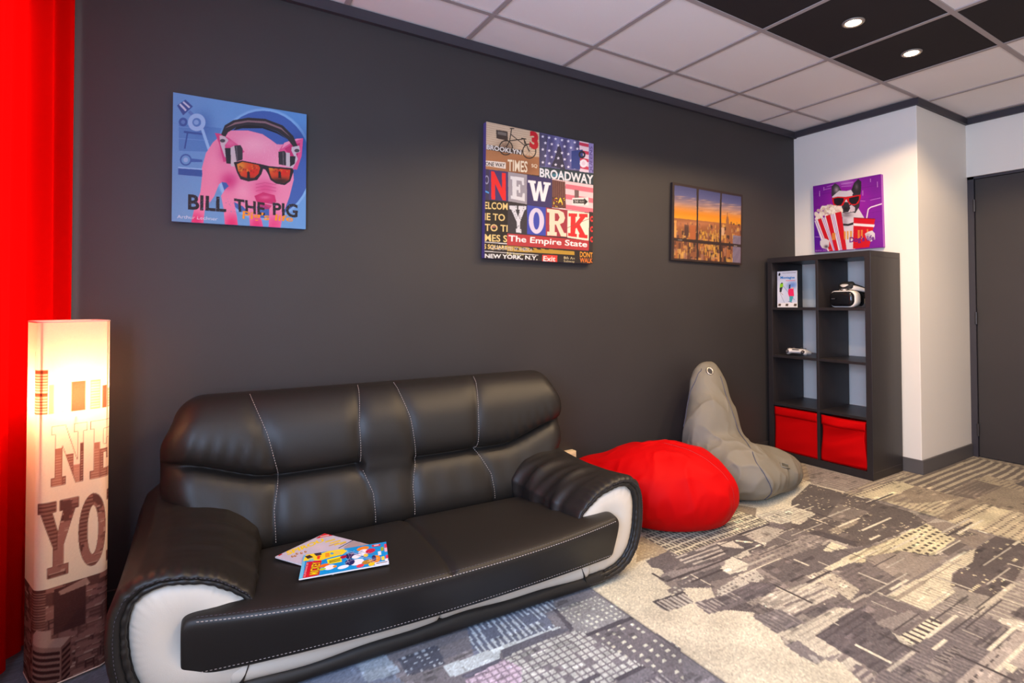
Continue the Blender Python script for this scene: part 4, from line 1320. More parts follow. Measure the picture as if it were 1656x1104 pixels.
# ------------------------------------------------------------------ ceiling spotlights
M_LENS = mat('lit_lens', rgb(255, 240, 215), emit=(1.0, .82, .55, 1), estr=45)
M_RING = mat('spot_ring', rgb(150, 138, 128), rough=.4, metal=.4)
spot_labels = ['lit round ceiling spotlight in the middle black panel above the room', 'lit round ceiling spotlight in the black panel nearest the white column',
               'lit round ceiling spotlight in the black panel cut by the top edge', 'lit round ceiling spotlight in the black panel at the top right corner']
for k, (x, y) in enumerate(SPOTS):
    t = empty('ceiling_spotlight', (x, y, CEIL + .003))
    tag(t, spot_labels[k] if k < 4 else 'unseen ceiling spotlight added above the view to light the floor', 'ceiling light', 'recessed ceiling spotlights')
    V, F = lathe_vf([(.034, .0), (.036, -.006), (.046, -.007), (.05, -.004), (.051, .0)], 32)
    mesh_obj('ring', V, F, M_RING, t, smooth=True)
    V, F = lathe_vf([(.0345, -.002), (.03, -.006), (.02, -.009), (.004, -.0105)], 24)
    mesh_obj('lens', V, F, M_LENS, t, smooth=True)
    d = bpy.data.lights.new('spot_lamp', 'SPOT')
    d.energy = SPOT_POWER
    d.color = (1.0, .71, .42)
    d.spot_size = math.radians(148)
    d.spot_blend = .2
    d.shadow_soft_size = .035
    o = bpy.data.objects.new('spot_lamp', d)
    link(o, t)
    o.location = (0, 0, -.016)

# ------------------------------------------------------------------ pictures
M_CSIDE = {}


def picture(name, label, pr, origin, ux, uy, n, depth, side, gain=1.0, m=M_PRINT, cat='picture'):
    """stretched canvas: wrapped body + printed face. n: outward normal"""
    o0, ux, uy, n = Vector(origin), Vector(ux), Vector(uy), Vector(n)
    c = o0 + ux * .5 + uy
    t = empty(name, c)
    q = [o0, o0 + ux, o0 + ux + uy, o0 + uy]
    V = [p - c for p in q] + [p - n * depth - c for p in q]
    F = [(0, 1, 2, 3), (4, 7, 6, 5), (0, 4, 5, 1), (1, 5, 6, 2), (2, 6, 7, 3), (3, 7, 4, 0)]
    mesh_obj('canvas', V, F, side, t, bevel=.0025)
    print_plane('printed_face', pr, o0 - c + n * .0008, ux, uy, m, t, gain)
    return tag(t, label, cat)


picture('pig_picture', 'square blue canvas of a pink pig wearing headphones and orange sunglasses', PIG, (-4.1135, -.03, 1.962), (.4785, 0, .003), (-.001, 0, -.5), (0, -1, 0), .03,
        mat('blue_canvas_side', rgb(80, 130, 190), rough=.6), gain=0.72)
picture('city_word_picture', 'square collage canvas with NEW YORK letters on the dark wall', NYC, (-2.768, -.035, 2.088), (.705, 0, -.006), (-.012, 0, -.712), (0, -1, 0), .035,
        mat('violet_canvas_side', rgb(84, 72, 130), rough=.6), gain=0.78)
picture('sunset_picture', 'wide framed print of a city sunset seen through dark window bars', SUN, (-1.392, -.02, 1.938), (.718, 0, -.010), (-.020, 0, -.516), (0, -1, 0), .02,
        mat('dark_canvas_side', rgb(40, 32, 32), rough=.5), gain=0.58)
picture('dog_picture', 'purple canvas of a dog in red sunglasses above the black shelf', DOG, (-.03, -.176, 2.037), (0, -.500, -.004), (0, -.008, -.512), (-1, 0, 0), .03,
        mat('purple_canvas_side', rgb(150, 70, 170), rough=.6), gain=0.8)

# ------------------------------------------------------------------ curtain
M_CURT = bpy.data.materials.new('red_curtain_cloth')
M_CURT.use_nodes = True
nt = M_CURT.node_tree
nt.nodes.remove(nt.nodes['Principled BSDF'])
_d = nt.nodes.new('ShaderNodeBsdfDiffuse')
_t = nt.nodes.new('ShaderNodeBsdfTranslucent')
_mx = nt.nodes.new('ShaderNodeMixShader')
_d.inputs[0].default_value = (.72, .002, .002, 1)
_t.inputs[0].default_value = (.85, .001, .001, 1)
_mx.inputs[0].default_value = .5
nt.links.new(_d.outputs[0], _mx.inputs[1])
nt.links.new(_t.outputs[0], _mx.inputs[2])
nt.links.new(_mx.outputs[0], nt.nodes['Material Output'].inputs['Surface'])
path = []
base = [(-4.408, -.014), (-4.43, -.05), (-4.462, -.09), (-4.505, -.14), (-4.528, -.2), (-4.53, -.35), (-4.53, -.6), (-4.53, -.68)]
for (a, b) in zip(base, base[1:]):
    n = max(2, int(math.hypot(b[0] - a[0], b[1] - a[1]) / .006))
    path += [(a[0] + (b[0] - a[0]) * k / n, a[1] + (b[1] - a[1]) * k / n) for k in range(n)]
V, F = [], []
nz = 14
L = 0
for i, (x, y) in enumerate(path):
    if i:
        L += math.hypot(x - path[i - 1][0], y - path[i - 1][1])
    for k in range(nz):
        z = .03 + (2.46 - .03) * k / (nz - 1)
        w = min(1, L / .05)
        amp = .013 + .004 * math.sin(z * 1.4 + L * 9)
        dx = w * amp * math.sin(L * 2 * math.pi / .088 + .35 * math.sin(z * 1.7) + .8 * math.sin(L * 13))
        V.append((x + dx * .85, y + dx * .3, z))
n = len(path)
F = [(i * nz + k, (i + 1) * nz + k, (i + 1) * nz + k + 1, i * nz + k + 1) for i in range(n - 1) for k in range(nz - 1)]
cur = mesh_obj('curtain', V, F, M_CURT, smooth=True)
tag(cur, 'long bright red curtain hanging in the left corner behind the lamp', 'curtain')

# ------------------------------------------------------------------ sofa
M_LEATHER = mat('black_leather', rgb(30, 26, 23), rough=.46, spec=.40, bump=.25, scale=420, detail=5, bdist=.0012)
M_WLEATHER = mat('white_leather', rgb(204, 194, 180), rough=.45, spec=.45, bump=.2, scale=380, detail=5, bdist=.0012)
M_THREAD = mat('grey_thread', rgb(176, 164, 158), rough=.8)
M_BLACKCLOTH = mat('black_lining', rgb(18, 17, 18), rough=.8)
M_FOOT = mat('black_plastic', rgb(22, 21, 22), rough=.4)
TH_S = math.atan(.042)
sofa = empty('sofa', (-3.334, -.7972, 0), -TH_S)
tag(sofa, 'black leather sofa with white front panels and rolled arms', 'sofa')
RI = [(.555, .277), (.585, .305), (.62, .333), (.66, .358), (.70, .373), (.74, .382), (.78, .386), (.815, .377), (.842, .353), (.853, .315), (.854, .275), (.849, .215), (.84, .17), (.824, .125), (.795, .088), (.755, .063), (.705, .051), (.65, .048), (.60, .048)]
RO = [(.548, .262), (.562, .315), (.60, .352), (.645, .386), (.69, .405), (.735, .418), (.785, .424), (.838, .416), (.878, .386), (.899, .335), (.905, .275), (.902, .21), (.893, .16), (.872, .105), (.835, .056), (.78, .022), (.71, .010), (.65, .010), (.60, .010)]


def resample(pts, n):
    pts = [Vector((p[0], p[1], 0)) for p in pts]
    L = [0]
    for a, b in zip(pts, pts[1:]):
        L.append(L[-1] + (b - a).length)
    out = []
    for k in range(n):
        t = L[-1] * k / (n - 1)
        i = max(0, min(len(pts) - 2, next((q for q in range(len(L) - 1) if t <= L[q + 1] + 1e-9), len(pts) - 2)))
        f = (t - L[i]) / max(1e-9, L[i + 1] - L[i])
        p = pts[i].lerp(pts[i + 1], f)
        out.append((p.x, p.y))
    return out


NA = 121
RIr, ROr = resample(RI, NA), resample(RO, NA)


def arm(side):
    """side +1 right, -1 left; sections along y, each closed below by the inner face"""
    stations = [(.012, 0.0, 0), (-.006, .12, 0), (-.020, .34, 0), (-.024, .58, 0), (-.014, .84, 0), (.008, 1.0, 0), (.03, 1.0, .03)]
    stations += [(y, 1.0, y / .66) for y in np.arange(.05, .661, .0175)] + [(.70, .9, 1.0)]
    rings = []
    for y, f, t in stations:
        ring = []
        for k in range(NA):
            a, b = RIr[k], ROr[k]
            # the ruched front edge
            ru = .0026 * math.sin(k * 1.7 + 1.4 * math.sin(k * .31)) * (1 if y < .02 else .4 if y < .04 else 0)
            x = a[0] + (b[0] - a[0]) * f
            z = a[1] + (b[1] - a[1]) * f + ru
            s = k / (NA - 1)
            if t > 0:
                up = smoothstep(.18, .42, z)
                z += (.062 if side > 0 else .078) * t ** 1.5 * up
                inner = 1 - smoothstep(.0, .35, s)
                x -= .045 * t * inner + (.085 if side > 0 else .005) * t * up
                # loose leather folds on the inner face
                w1 = math.sin(y * 52 - s * 9 + 1.3 * math.sin(y * 13)) * .5 + .5
                w2 = math.sin(y * 97 + s * 7 + 2 * math.sin(y * 9)) * .5 + .5
                fold = w1 ** 3 + .6 * w2 ** 3 - .35
                env = (1 - smoothstep(.22, .42, s)) * smoothstep(.05, .2, t) * (1 if side > 0 else .35)
                x -= .016 * fold * env
                z += .012 * fold * env
                z -= .024 * math.sin(math.pi * min(1, t * 1.0)) * up * (1 - inner)
            ring.append((side * x, y, z))
        # inner closing points below the seat
        ring.append((side * (.60), y, .03 if f > .5 else .06))
        ring.append((side * (.565 - .03 * t), y, .12))
        ring.append((side * (.552 - .04 * t), y, .20))
        rings.append(ring)
    V, F = loft(rings)
    return mesh_obj('armrest', V, F, M_LEATHER, sofa, smooth=True, subsurf=1)


for sd in (1, -1):
    a = arm(sd)
    # stitched piping between roll and white panel
    pts, rad = [], []
    RM = resample([(i[0] * .45 + o[0] * .55, i[1] * .45 + o[1] * .55) for i, o in zip(RIr, ROr)], 160)
    RN = resample([(i[0] * .86 + o[0] * .14, i[1] * .86 + o[1] * .14) for i, o in zip(RIr, ROr)], 160)
    for k, (x, z) in enumerate(RN):
        pts.append((sd * x, -.012, z))
        rad.append(.0080 + .0010 * math.sin(k * 1.15 + math.sin(k * .3)) + .0008 * math.sin(k * .37))
        rad[-1] *= min(1, (159 - k) / 14 + .05)
    tube('ruched_piping', pts, rad, M_LEATHER, a, sides=10)
    dashes('edge_stitching', [(sd * x, -.0262, z) for x, z in RM], mat('dark_thread', rgb(70, 66, 78), rough=.7), a, .006, .005, .0009)
    # white padded panel inside the roll
    rim = list(RIr) + [(.57, .05), (.555, .06), (.54, .12), (.54, .2)]
    c = (.715, .215)
    rings = []
    for q, dy in ((1.02, .012), (.97, .0), (.9, -.009), (.78, -.016), (.6, -.021), (.4, -.022), (.2, -.018), (.04, -.014)):
        ring = []
        for i, (x, z) in enumerate(rim):
            X, Z = c[0] + (x - c[0]) * q, c[1] + (z - c[1]) * q
            pinch = .014 * math.exp(-((X - .72) / .05) ** 2 - ((Z - .25) / .06) ** 2)
            wr = .0010 * math.sin(i * 1.9 + math.sin(i)) * smoothstep(.8, .95, q) * (1 if q < .98 else 0)
            ring.append((sd * X, dy + pinch + wr, Z))
        rings.append(ring)
    V, F = loft(rings, cap0=False)
    pw = mesh_obj('side_panel', V, F, M_WLEATHER, sofa, smooth=True, subsurf=1)
    pw['label'] = 'white leather panel'

# white band below the cushion, black band at the foot
xs_ = np.linspace(-.66, .66, 45)
for sd in (-1, 1):
    rings = []
    for x in np.linspace(-.004, .625, 25):
        X = sd * x
        b = .006 * math.sin(x * 9) * .4
        seam = .003 * math.exp(-(x / .008) ** 2)
        zl = .056 + .005 * math.sin(X * 7 + 1) + .003 * math.sin(X * 19)
        rings.append([(X, .03, zl - .01), (X, -.004 + seam, zl - .004), (X, -.014 + seam + b, zl + .012), (X, -.019 + seam + b, .088), (X, -.017 + seam, .11), (X, .0, .13), (X, .03, .135)])
    V, F = loft(rings)
    p = mesh_obj('front_band', V, F, M_WLEATHER, sofa, smooth=True, subsurf=1)
    p['label'] = 'white leather band'
rings = []
for x in np.linspace(-.70, .70, 60):
    z1 = .064 + .004 * math.sin(x * 7 + 1) + .003 * math.sin(x * 19)
    e = .010 if abs(x) < .69 else .0
    rings.append([(x, .05, .010), (x, -.006, .008), (x, -.016 - e * .4, .014), (x, -.020 - e * .4, .03), (x, -.014 - e * .3, z1 - .008), (x, .0, z1), (x, .05, z1)])
V, F = loft(rings)
mesh_obj('base_band', V, F, M_LEATHER, sofa, smooth=True, subsurf=1)
for sd in (1, -1):
    pb = box('panel_backing', min(sd * .50, sd * .68), max(sd * .50, sd * .68), .001, .03, .062, .13, M_WLEATHER, sofa)
    pb['label'] = 'white leather backing strip'
box('base_frame', -.62, .62, .05, .70, .022, .19, M_BLACKCLOTH, sofa, bevel=.01)
for x, y in ((-.80, .12), (.80, .12), (-.84, .60), (.84, .60)):
    V, F = lathe_vf([(.016, .0), (.018, .002), (.020, .03), (.020, .055)], 16)
    mesh_obj('foot', [(x + a, y + b, c) for a, b, c in V], F, M_FOOT, sofa, smooth=True)


# seat cushion
def seat_section(x):
    u = min(1.0, abs(x) / .715)
    yf = -.062 - .082 * (1 - u * u) + .022 * (-x / .7) * u
    yb = -.026 - .052 * (1 - u * u) + .014 * (-x / .7) * u
    back = .47 if abs(x) < .555 else .03
    lift = .012 * u ** 3
    g = -.010 * math.exp(-((x + .005) / .010) ** 2)
    puff = .010 * (1 - u * u)
    yy = [back, back * .7, back * .35 + .005, min(back * .2, .04) + yf * .3, yf + .05, yf + .02, yf + .006]
    P = [(yy[0], .262 + g), (yy[1], .276 + puff + g), (yy[2], .284 + puff + g), (yy[3], .289 + puff * .8 + g + lift), (yy[4], .289 + puff * .4 + g + lift), (yy[5], .285 + lift + g), (yy[6], .279 + lift + g),
         (yf, .272 + lift + g * .3), (yf - .006, .258 + lift), (yf * .5 + yb * .5 - .012, .205 + lift * .6), (yb - .008, .142), (yb - .002, .122), (yb + .010, .111), (.03, .106), (back, .106)]
    return P, yf, yb, lift


rings = []
SX = [-.7365, -.733, -.725, -.708, -.68, -.63, -.59, -.56, -.55] + list(np.linspace(-.5, -.05, 13)) + [-.026, -.014, -.005, .004, .016, .03] + list(np.linspace(.05, .5, 13)) + [.55, .56, .59, .63, .67, .695, .710, .717, .720]
for x in SX:
    P, yf, yb, lf = seat_section(x)
    e = {.7365: .72, .733: .86, .725: .95, -.708: .99, .720: .72, .717: .86, .710: .95, .695: .99}.get(round(x if x == -.708 else abs(x), 4), 1.0)
    rings.append([(x, y if e == 1 else y * e + (1 - e) * -.02, (z - .205) * e + .205) for y, z in P])
V, F = loft(rings)
seat = mesh_obj('seat_cushion', V, F, M_LEATHER, sofa, smooth=True, subsurf=2)
xx = np.linspace(-.70, .70, 120)
dashes('stitching', [(x, seat_section(x)[1] - .0022, .2715 + seat_section(x)[3]) for x in xx], M_THREAD, seat, .007, .004, .0013)
dashes('stitching', [(x, seat_section(x)[1] + .004, .2825 + seat_section(x)[3]) for x in xx], mat('dark_thread'), seat, .007, .004, .0008)
dashes('stitching', [(x, seat_section(x)[2] - .0048, .131) for x in xx], M_THREAD, seat, .006, .005, .0009)

# backrest: rings across x, pulled in along crease and seams
BP = [(.455, .20), (.418, .26), (.412, .31), (.425, .36), (.442, .41), (.456, .445), (.470, .467), (.490, .480), (.500, .487), (.478, .491), (.458, .500), (.447, .525), (.444, .57), (.448, .62), (.462, .68), (.495, .735), (.53, .778), (.575, .802),
      (.62, .805), (.665, .79), (.70, .755), (.72, .69), (.728, .55), (.728, .40), (.725, .24), (.70, .20)]


def seam_x(k, z):
    T = {0: (-.56, -.462, -.475), 1: (-.158, -.168, -.118), 2: (-.008, .058, .04), 3: (.365, .336, .405)}[k]
    return float(np.interp(z, [.26, .38, .485, .66, .80], [T[2], T[1] * .35 + T[2] * .65 + .01 * (1 if k in (1, 3) else -1), T[1], T[1] * .45 + T[0] * .55 + .012 * (1 if k in (0, 2) else -1), T[0]]))


def back_pt(x, y, z):
    u = abs(x) / .82
    zc = .485 + .085 * smoothstep(.46, .80, abs(x)) + .01 * (x < 0)
    # bend the crease upwards towards the ends
    if z < .485:
        z2 = .26 + (z - .26) * (zc - .26) / .225 if z > .26 else z
    else:
        z2 = zc + (z - .485) * (.805 - zc) / .32
    front = y < .6
    if front:
        mid = smoothstep(-.175, -.145, x) * (1 - smoothstep(.04, .075, x))
        if mid > 0:
            zz = [q[1] for q in BP]
            y += mid * (.452 - y) * min(1, 1.6 * math.exp(-((z2 - zc) / .045) ** 2))
        y += .010 * (1 - mid) * math.exp(-((z2 - zc) / .03) ** 2)
        for k in range(4):
            s = seam_x(k, z2)
            y += .007 * math.exp(-((x - s) / .007) ** 2) + .008 * math.exp(-((x - s) / .03) ** 2)
        # gathers beside the outer creases
        g = smoothstep(.40, .52, abs(x)) * (1 - smoothstep(.72, .80, abs(x)))
        y += .004 * g * math.sin(x * 120 + z2 * 50 * (1 if x > 0 else -1)) * math.exp(-((z2 - zc - .045) / .05) ** 2)
        y += .002 * math.sin(x * 60 + z2 * 15) * math.exp(-((z2 - .38) / .06) ** 2)
    # narrower top and bottom
    w = 1 - smoothstep(.50, .80, abs(x)) * (.045 * smoothstep(.66, .80, z2) + .22 * (1 - smoothstep(.26, .46, z2)))
    return x * w, y, z2


rings = []
NX = 150
for i in range(NX + 1):
    t = -1 + 2 * i / NX
    x = .835 * math.copysign(abs(t) ** .92, t) if abs(t) < 1 else .835 * t
    e = max(0.0, (abs(x) - .715) / .12)
    f = math.sqrt(max(0.06, 1 - min(1, e) ** 2.3))
    ring = []
    for (y, z) in BP:
        X, Y, Z = back_pt(x, y, z)
        Y = .60 + (Y - .60) * f
        zc = .60 if z > .485 else .44
        Z = zc + (Z - zc) * (.45 + .55 * f) if e > 0 else Z
        ring.append((X, Y, Z))
    rings.append(ring)
V, F = loft(rings)
back = mesh_obj('backrest', V, F, M_LEATHER, sofa, smooth=True, subsurf=1)


def front_y(z):
    zs = [p[1] for p in BP[1:19]]
    return float(np.interp(z, zs, [p[0] for p in BP[1:19]]))


for k in range(4):
    pts = []
    for z in np.linspace(.27, .80, 70):
        x = seam_x(k, z)
        X, Y, Z = back_pt(x, front_y(z), z)
        pts.append((X + .006, Y - .0085, Z + (.001 if z > .7 else 0)))
    dashes('stitching', pts, M_THREAD, back, .006, .004, .0011)

# ------------------------------------------------------------------ two magazines on the seat
MS = Matrix.Translation((-3.334, -.7972, 0)) @ Matrix.Rotation(-TH_S, 4, 'Z')


def magazine(name, label, pr, o, ux, uy, z, m=M_GLOSSPRINT):
    """o, ux, uy in floor plan (world), z: underside"""
    o, ux, uy = Vector((*o, z)), Vector((*ux, 0)), Vector((*uy, 0))
    c = o + (ux + uy) * .5
    t = empty(name, c)
    q = [o - c, o + ux - c, o + ux + uy - c, o + uy - c]
    up = Vector((0, 0, .004))
    V = [p for p in q] + [p + up for p in q]
    F = [(0, 1, 2, 3), (4, 7, 6, 5), (0, 4, 5, 1), (1, 5, 6, 2), (2, 6, 7, 3), (3, 7, 4, 0)]
    mesh_obj('pages', V, F, mat('paper_edge', rgb(222, 218, 216), rough=.8), t)
    cc = pr.out(1.0)
    print_plane('cover', pr, o - c + up + Vector((0, 0, .0006)), ux, uy, m, t)
    return tag(t, label, 'magazine')


magazine('magazine', 'grey comic magazine with yellow title, lying underneath on the sofa seat', MAG2, (-3.811, -.547), (.176, .106), (.135, -.228), .2955)
magazine('magazine', 'bright blue comic magazine with red title strip, on top on the sofa seat', MAG1, (-3.772, -.764), (.040, .163), (.260, -.050), .3010)

# ------------------------------------------------------------------ floor lamp
LC, LD, LH = Vector((-4.372, -.302, 0)), Vector((.9456, .3252, 0)), .0875
LN = Vector((-LD.y, LD.x, 0))


def lamp_xy(s):
    """rounded square around the lamp axis; s metres along the outline from the left front corner"""
    r, h = .030, LH
    st = 2 * (h - r)
    ar = math.pi * r / 2
    seg = [st, ar] * 4
    s = s % sum(seg)
    d = [(1, 0), (0, 1), (-1, 0), (0, -1)]
    px, py = -(h - r), -h
    for k in range(4):
        dx, dy = d[k]
        nx, ny = d[(k + 1) % 4]
        if s <= st:
            return px + dx * s, py + dy * s
        s -= st
        px, py = px + dx * st, py + dy * st
        cx, cy = px + nx * r, py + ny * r
        if s <= ar:
            a = s / r
            return cx - nx * r * math.cos(a) + dx * r * math.sin(a), cy - ny * r * math.cos(a) + dy * r * math.sin(a)
        s -= ar
        px, py = cx + dx * r, cy + dy * r
    return px, py


LST = 2 * (LH - .030)
LPER = 4 * (LST + math.pi * .030 / 2)
LOFF = LPER - LST / 2 - .0  # front centre sits at s = LST/2; print x=0 there, wrapped below
LOFF = .125
lamp = empty('floor_lamp', (LC.x, LC.y, 0))
tag(lamp, 'tall glowing shade floor lamp printed NEW YORK beside the red curtain', 'floor lamp')
LP = paint_lamp()
lc = LP.out(1.0)
nx, nyv = LP.w, LP.h
zt, zb = 1.09, .012
Pm = np.zeros((nyv, nx, 3))
for i in range(nx):
    s = LPER * i / (nx - 1)
    a, b = lamp_xy(s - LOFF + LST / 2)
    v = LD * a + LN * b
    Pm[:, i, 0], Pm[:, i, 1] = v.x, v.y
Pm[:, :, 2] = np.linspace(zt, zb, nyv)[:, None]
M_SHADE = bpy.data.materials.new('lamp_shade_fabric')
M_SHADE.use_nodes = True
nt = M_SHADE.node_tree
nt.nodes.remove(nt.nodes['Principled BSDF'])
_a = nt.nodes.new('ShaderNodeAttribute')
_a.attribute_name = 'Col'
_d = nt.nodes.new('ShaderNodeBsdfDiffuse')
_t = nt.nodes.new('ShaderNodeBsdfTranslucent')
_mx = nt.nodes.new('ShaderNodeMixShader')
_mx.inputs[0].default_value = .55
nt.links.new(_a.outputs['Color'], _d.inputs[0])
nt.links.new(_a.outputs['Color'], _t.inputs[0])
nt.links.new(_d.outputs[0], _mx.inputs[1])
nt.links.new(_t.outputs[0], _mx.inputs[2])
nt.links.new(_mx.outputs[0], nt.nodes['Material Output'].inputs['Surface'])
grid_mesh('shade', Pm, lc, M_SHADE, lamp, smooth=True)
outline = [lamp_xy(LPER * k / 96) for k in range(96)]
M_WIRE = mat('lamp_wire', rgb(190, 150, 130), rough=.5, metal=.3)
for nm, z in (('top_hoop', zt), ('bottom_hoop', zb)):
    pts = [LD * (a * .985) + LN * (b * .985) + Vector((0, 0, z)) for a, b in outline]
    tube(nm, pts, .0028, mat('hoop_trim', rgb(226, 190, 168), rough=.7), lamp, sides=8, closed=True)
for sx, sy in ((-1, -1), (1, -1), (1, 1), (-1, 1)):
    p = LD * (sx * (LH - .014)) + LN * (sy * (LH - .014))
    tube('wire_rod', [p + Vector((0, 0, .012)), p + Vector((0, 0, zt))], .0035, M_WIRE, lamp, sides=8)
V, F = lathe_vf([(.07, 0), (.072, .004), (.07, .012), (.02, .016), (.008, .02), (.007, .78), (.016, .785), (.016, .82), (.008, .822)], 24)
mesh_obj('stand', V, F, M_DARKMETAL, lamp, smooth=True)
for sx, sy in ((1, 0), (-1, 0), (0, 1), (0, -1)):
    a = Vector((0, 0, .80))
    b = LD * (sx * (LH - .003)) + LN * (sy * (LH - .003)) + Vector((0, 0, .80))
    tube('spoke', [a, b], .002, M_WIRE, lamp, sides=6)
V, F = lathe_vf([(.012, .822), (.014, .835), (.026, .86), (.030, .88), (.026, .90), (.014, .913), (.003, .916)], 20)
mesh_obj('bulb', V, F, mat('lit_bulb', rgb(255, 240, 210), emit=(1.0, .72, .46, 1), estr=BULB), lamp, smooth=True)
# ------------------------------------------------------------------ bean bags


def sack(balls, center, nu, nv, k=.09, fl=.004, wr=.006, seed=0, folds=()):
    """skin around overlapping balls (x,y,z,rx,ry,rz), rested on the floor, star shaped around center"""
    B = np.array(balls, float)
    c = np.array(center, float)

    def sdf(p):
        d = np.full(p.shape[:-1], 9.0)
        acc = np.zeros(p.shape[:-1])
        for b in B:
            q = (p - b[:3]) / b[3:]
            e = (np.linalg.norm(q, axis=-1) - 1) * b[3:].min()
            acc += np.exp(-np.clip(e / k, -40, 40))
        d = -k * np.log(np.maximum(acc, 1e-30))
        # soft floor contact
        g = fl - p[..., 2]
        kk = .035
        h = np.clip(.5 + .5 * (g - d) / kk, 0, 1)
        return d * (1 - h) + g * h + kk * h * (1 - h)
    th = np.linspace(0, 2 * np.pi, nu, endpoint=False)
    ph = np.linspace(-np.pi / 2, np.pi / 2, nv)
    PH, TH = np.meshgrid(ph, th, indexing='ij')
    D = np.stack([np.cos(PH) * np.cos(TH), np.cos(PH) * np.sin(TH), np.sin(PH)], -1)
    lo, hi = np.zeros(PH.shape), np.full(PH.shape, 1.4)
    # first crossing
    ts = np.linspace(.02, 1.4, 120)
    first = np.full(PH.shape, 1.4)
    done = np.zeros(PH.shape, bool)
    for t in ts:
        s = sdf(c + D * t) > 0
        nw = s & ~done
        first[nw] = t
        done |= s
    lo, hi = np.maximum(first - ts[1] + ts[0], .005), first
    for _ in range(16):
        m = (lo + hi) / 2
        s = sdf(c + D * m[..., None]) > 0
        hi = np.where(s, m, hi)
        lo = np.where(s, lo, m)
    R = (lo + hi) / 2
    for i in range(nv):
        for j in range(nu):
            p = c + D[i, j] * R[i, j]
            if p[2] > .03:
                w = noise.fractal(Vector((p[0] * 5 + seed, p[1] * 5, p[2] * 3)), 1.0, 2.0, 3) * wr
                rid = 1 - abs(noise.noise(Vector((p[0] * 7 + seed * 3, p[1] * 7, p[2] * 2.2))))
                w += (rid ** 6 - .3) * wr * 1.0
                rd2 = 1 - abs(noise.noise(Vector((p[0] * 12 + 4 + seed, p[1] * 12, p[2] * 7))))
                w += (rd2 ** 4 - .4) * wr * .8 * (1.0 if p[2] < .3 else .35)
                for (q, dr, amp, wd, ln) in folds:
                    v = Vector(p) - Vector(q)
                    d_ = Vector(dr).normalized()
                    al = v.dot(d_)
                    pe = (v - d_ * al).length
                    w += amp * math.exp(-(pe / wd) ** 2) * math.exp(-(al / ln) ** 2)
                R[i, j] += w * min(1, (p[2] - .03) / .05)
    P = c + D * R[..., None]
    return P, D


def sack_mesh(name, P, m, parent):
    nv, nu = P.shape[:2]
    V = P.reshape(-1, 3)
    F = [(i * nu + j, i * nu + (j + 1) % nu, (i + 1) * nu + (j + 1) % nu, (i + 1) * nu + j) for i in range(nv - 1) for j in range(nu)]
    me_o = mesh_obj(name, V, F, m, parent, smooth=True, subsurf=1)
    return me_o


def on_sack(P, D, d):
    """surface point in direction d from the sack centre"""
    d = np.array(Vector(d).normalized())
    k = (D @ d).argmax()
    return Vector(P.reshape(-1, 3)[k])


M_REDBAG = mat('red_bag_fabric', (.50, .0005, .0015, 1), rough=.6, spec=.08, bump=.15, scale=600)
M_GREYBAG = mat('grey_bag_fabric', rgb(118, 112, 101), rough=.6, spec=.35, bump=.15, scale=600)
M_SEAM = mat('navy_seam', rgb(70, 72, 92), rough=.7)

rb = empty('bean_bag', (-1.98, -.43, 0))
tag(rb, 'plump red bean bag lying between the sofa arm and the grey bean bag', 'bean bag')
RB_BALLS = [(-1.94, -.52, .17, .27, .26, .19), (-2.00, -.44, .20, .27, .24, .175), (-2.17, -.30, .16, .18, .16, .13), (-2.25, -.20, .19, .12, .11, .085), (-1.83, -.60, .15, .17, .19, .165)]
P, D = sack(RB_BALLS, (-1.97, -.45, .16), 150, 76, k=.045, wr=.010, seed=2)
off = np.array([-1.98, -.43, 0])
bag = sack_mesh('cover', P - off, M_REDBAG, rb)
for a0 in (-1.15, .25, 1.5):
    pts = [on_sack(P, D, (math.cos(a0) * math.cos(t), math.sin(a0) * math.cos(t), math.sin(t))) - Vector(off) for t in np.linspace(-.3, 1.45, 26)]
    tube('seam', pts, .0022, mat('red_seam', rgb(150, 0, 10), rough=.7), bag, sides=6, subsurf=1)

gb = empty('bean_bag', (-1.22, -.36, 0))
tag(gb, 'tall grey bean bag with a pointed top leaning on the dark wall', 'bean bag')
GB_BALLS = [(-1.34, -.36, .15, .22, .28, .19), (-1.30, -.52, .12, .17, .17, .12), (-1.315, -.26, .34, .205, .14, .22), (-1.255, -.20, .54, .135, .08, .16), (-1.225, -.145, .66, .095, .04, .075), (-1.09, -.47, .11, .19, .20, .14), (-.95, -.44, .09, .13, .16, .10)]
GF = [((-1.30, -.38, .45), (.1, .1, 1), -.014, .03, .22), ((-1.38, -.34, .42), (.15, .1, 1), .012, .025, .2), ((-1.06, -.5, .14), (.5, .4, -.4), -.016, .02, .1), ((-1.0, -.48, .12), (.3, .5, -.6), .014, .02, .1),
      ((-1.13, -.5, .2), (.7, .2, -.5), .015, .022, .12), ((-1.15, -.44, .24), (.7, .3, -.5), -.014, .02, .12)]
P, D = sack(GB_BALLS, (-1.27, -.33, .22), 220, 140, k=.03, wr=.013, seed=9, folds=GF)
P[..., 1] = np.minimum(P[..., 1], -.03)
off = np.array([-1.22, -.36, 0])
bag = sack_mesh('cover', P - off, M_GREYBAG, gb)


def seam_to(pa, n=40, lift=.002):
    """seam line along rays through given world points"""
    c = Vector((-1.27, -.33, .22))
    out = []
    for k in range(n):
        t = k / (n - 1) * (len(pa) - 1)
        i = min(int(t), len(pa) - 2)
        q = Vector(pa[i]).lerp(Vector(pa[i + 1]), t - i)
        s = on_sack(P, D, q - c)
        out.append(s + (s - c).normalized() * lift - Vector(off))
    # smooth the steps of the sampled surface
    for _ in range(3):
        out = [out[0]] + [(out[i - 1] + out[i] * 2 + out[i + 1]) / 4 for i in range(1, n - 1)] + [out[-1]]
    return out


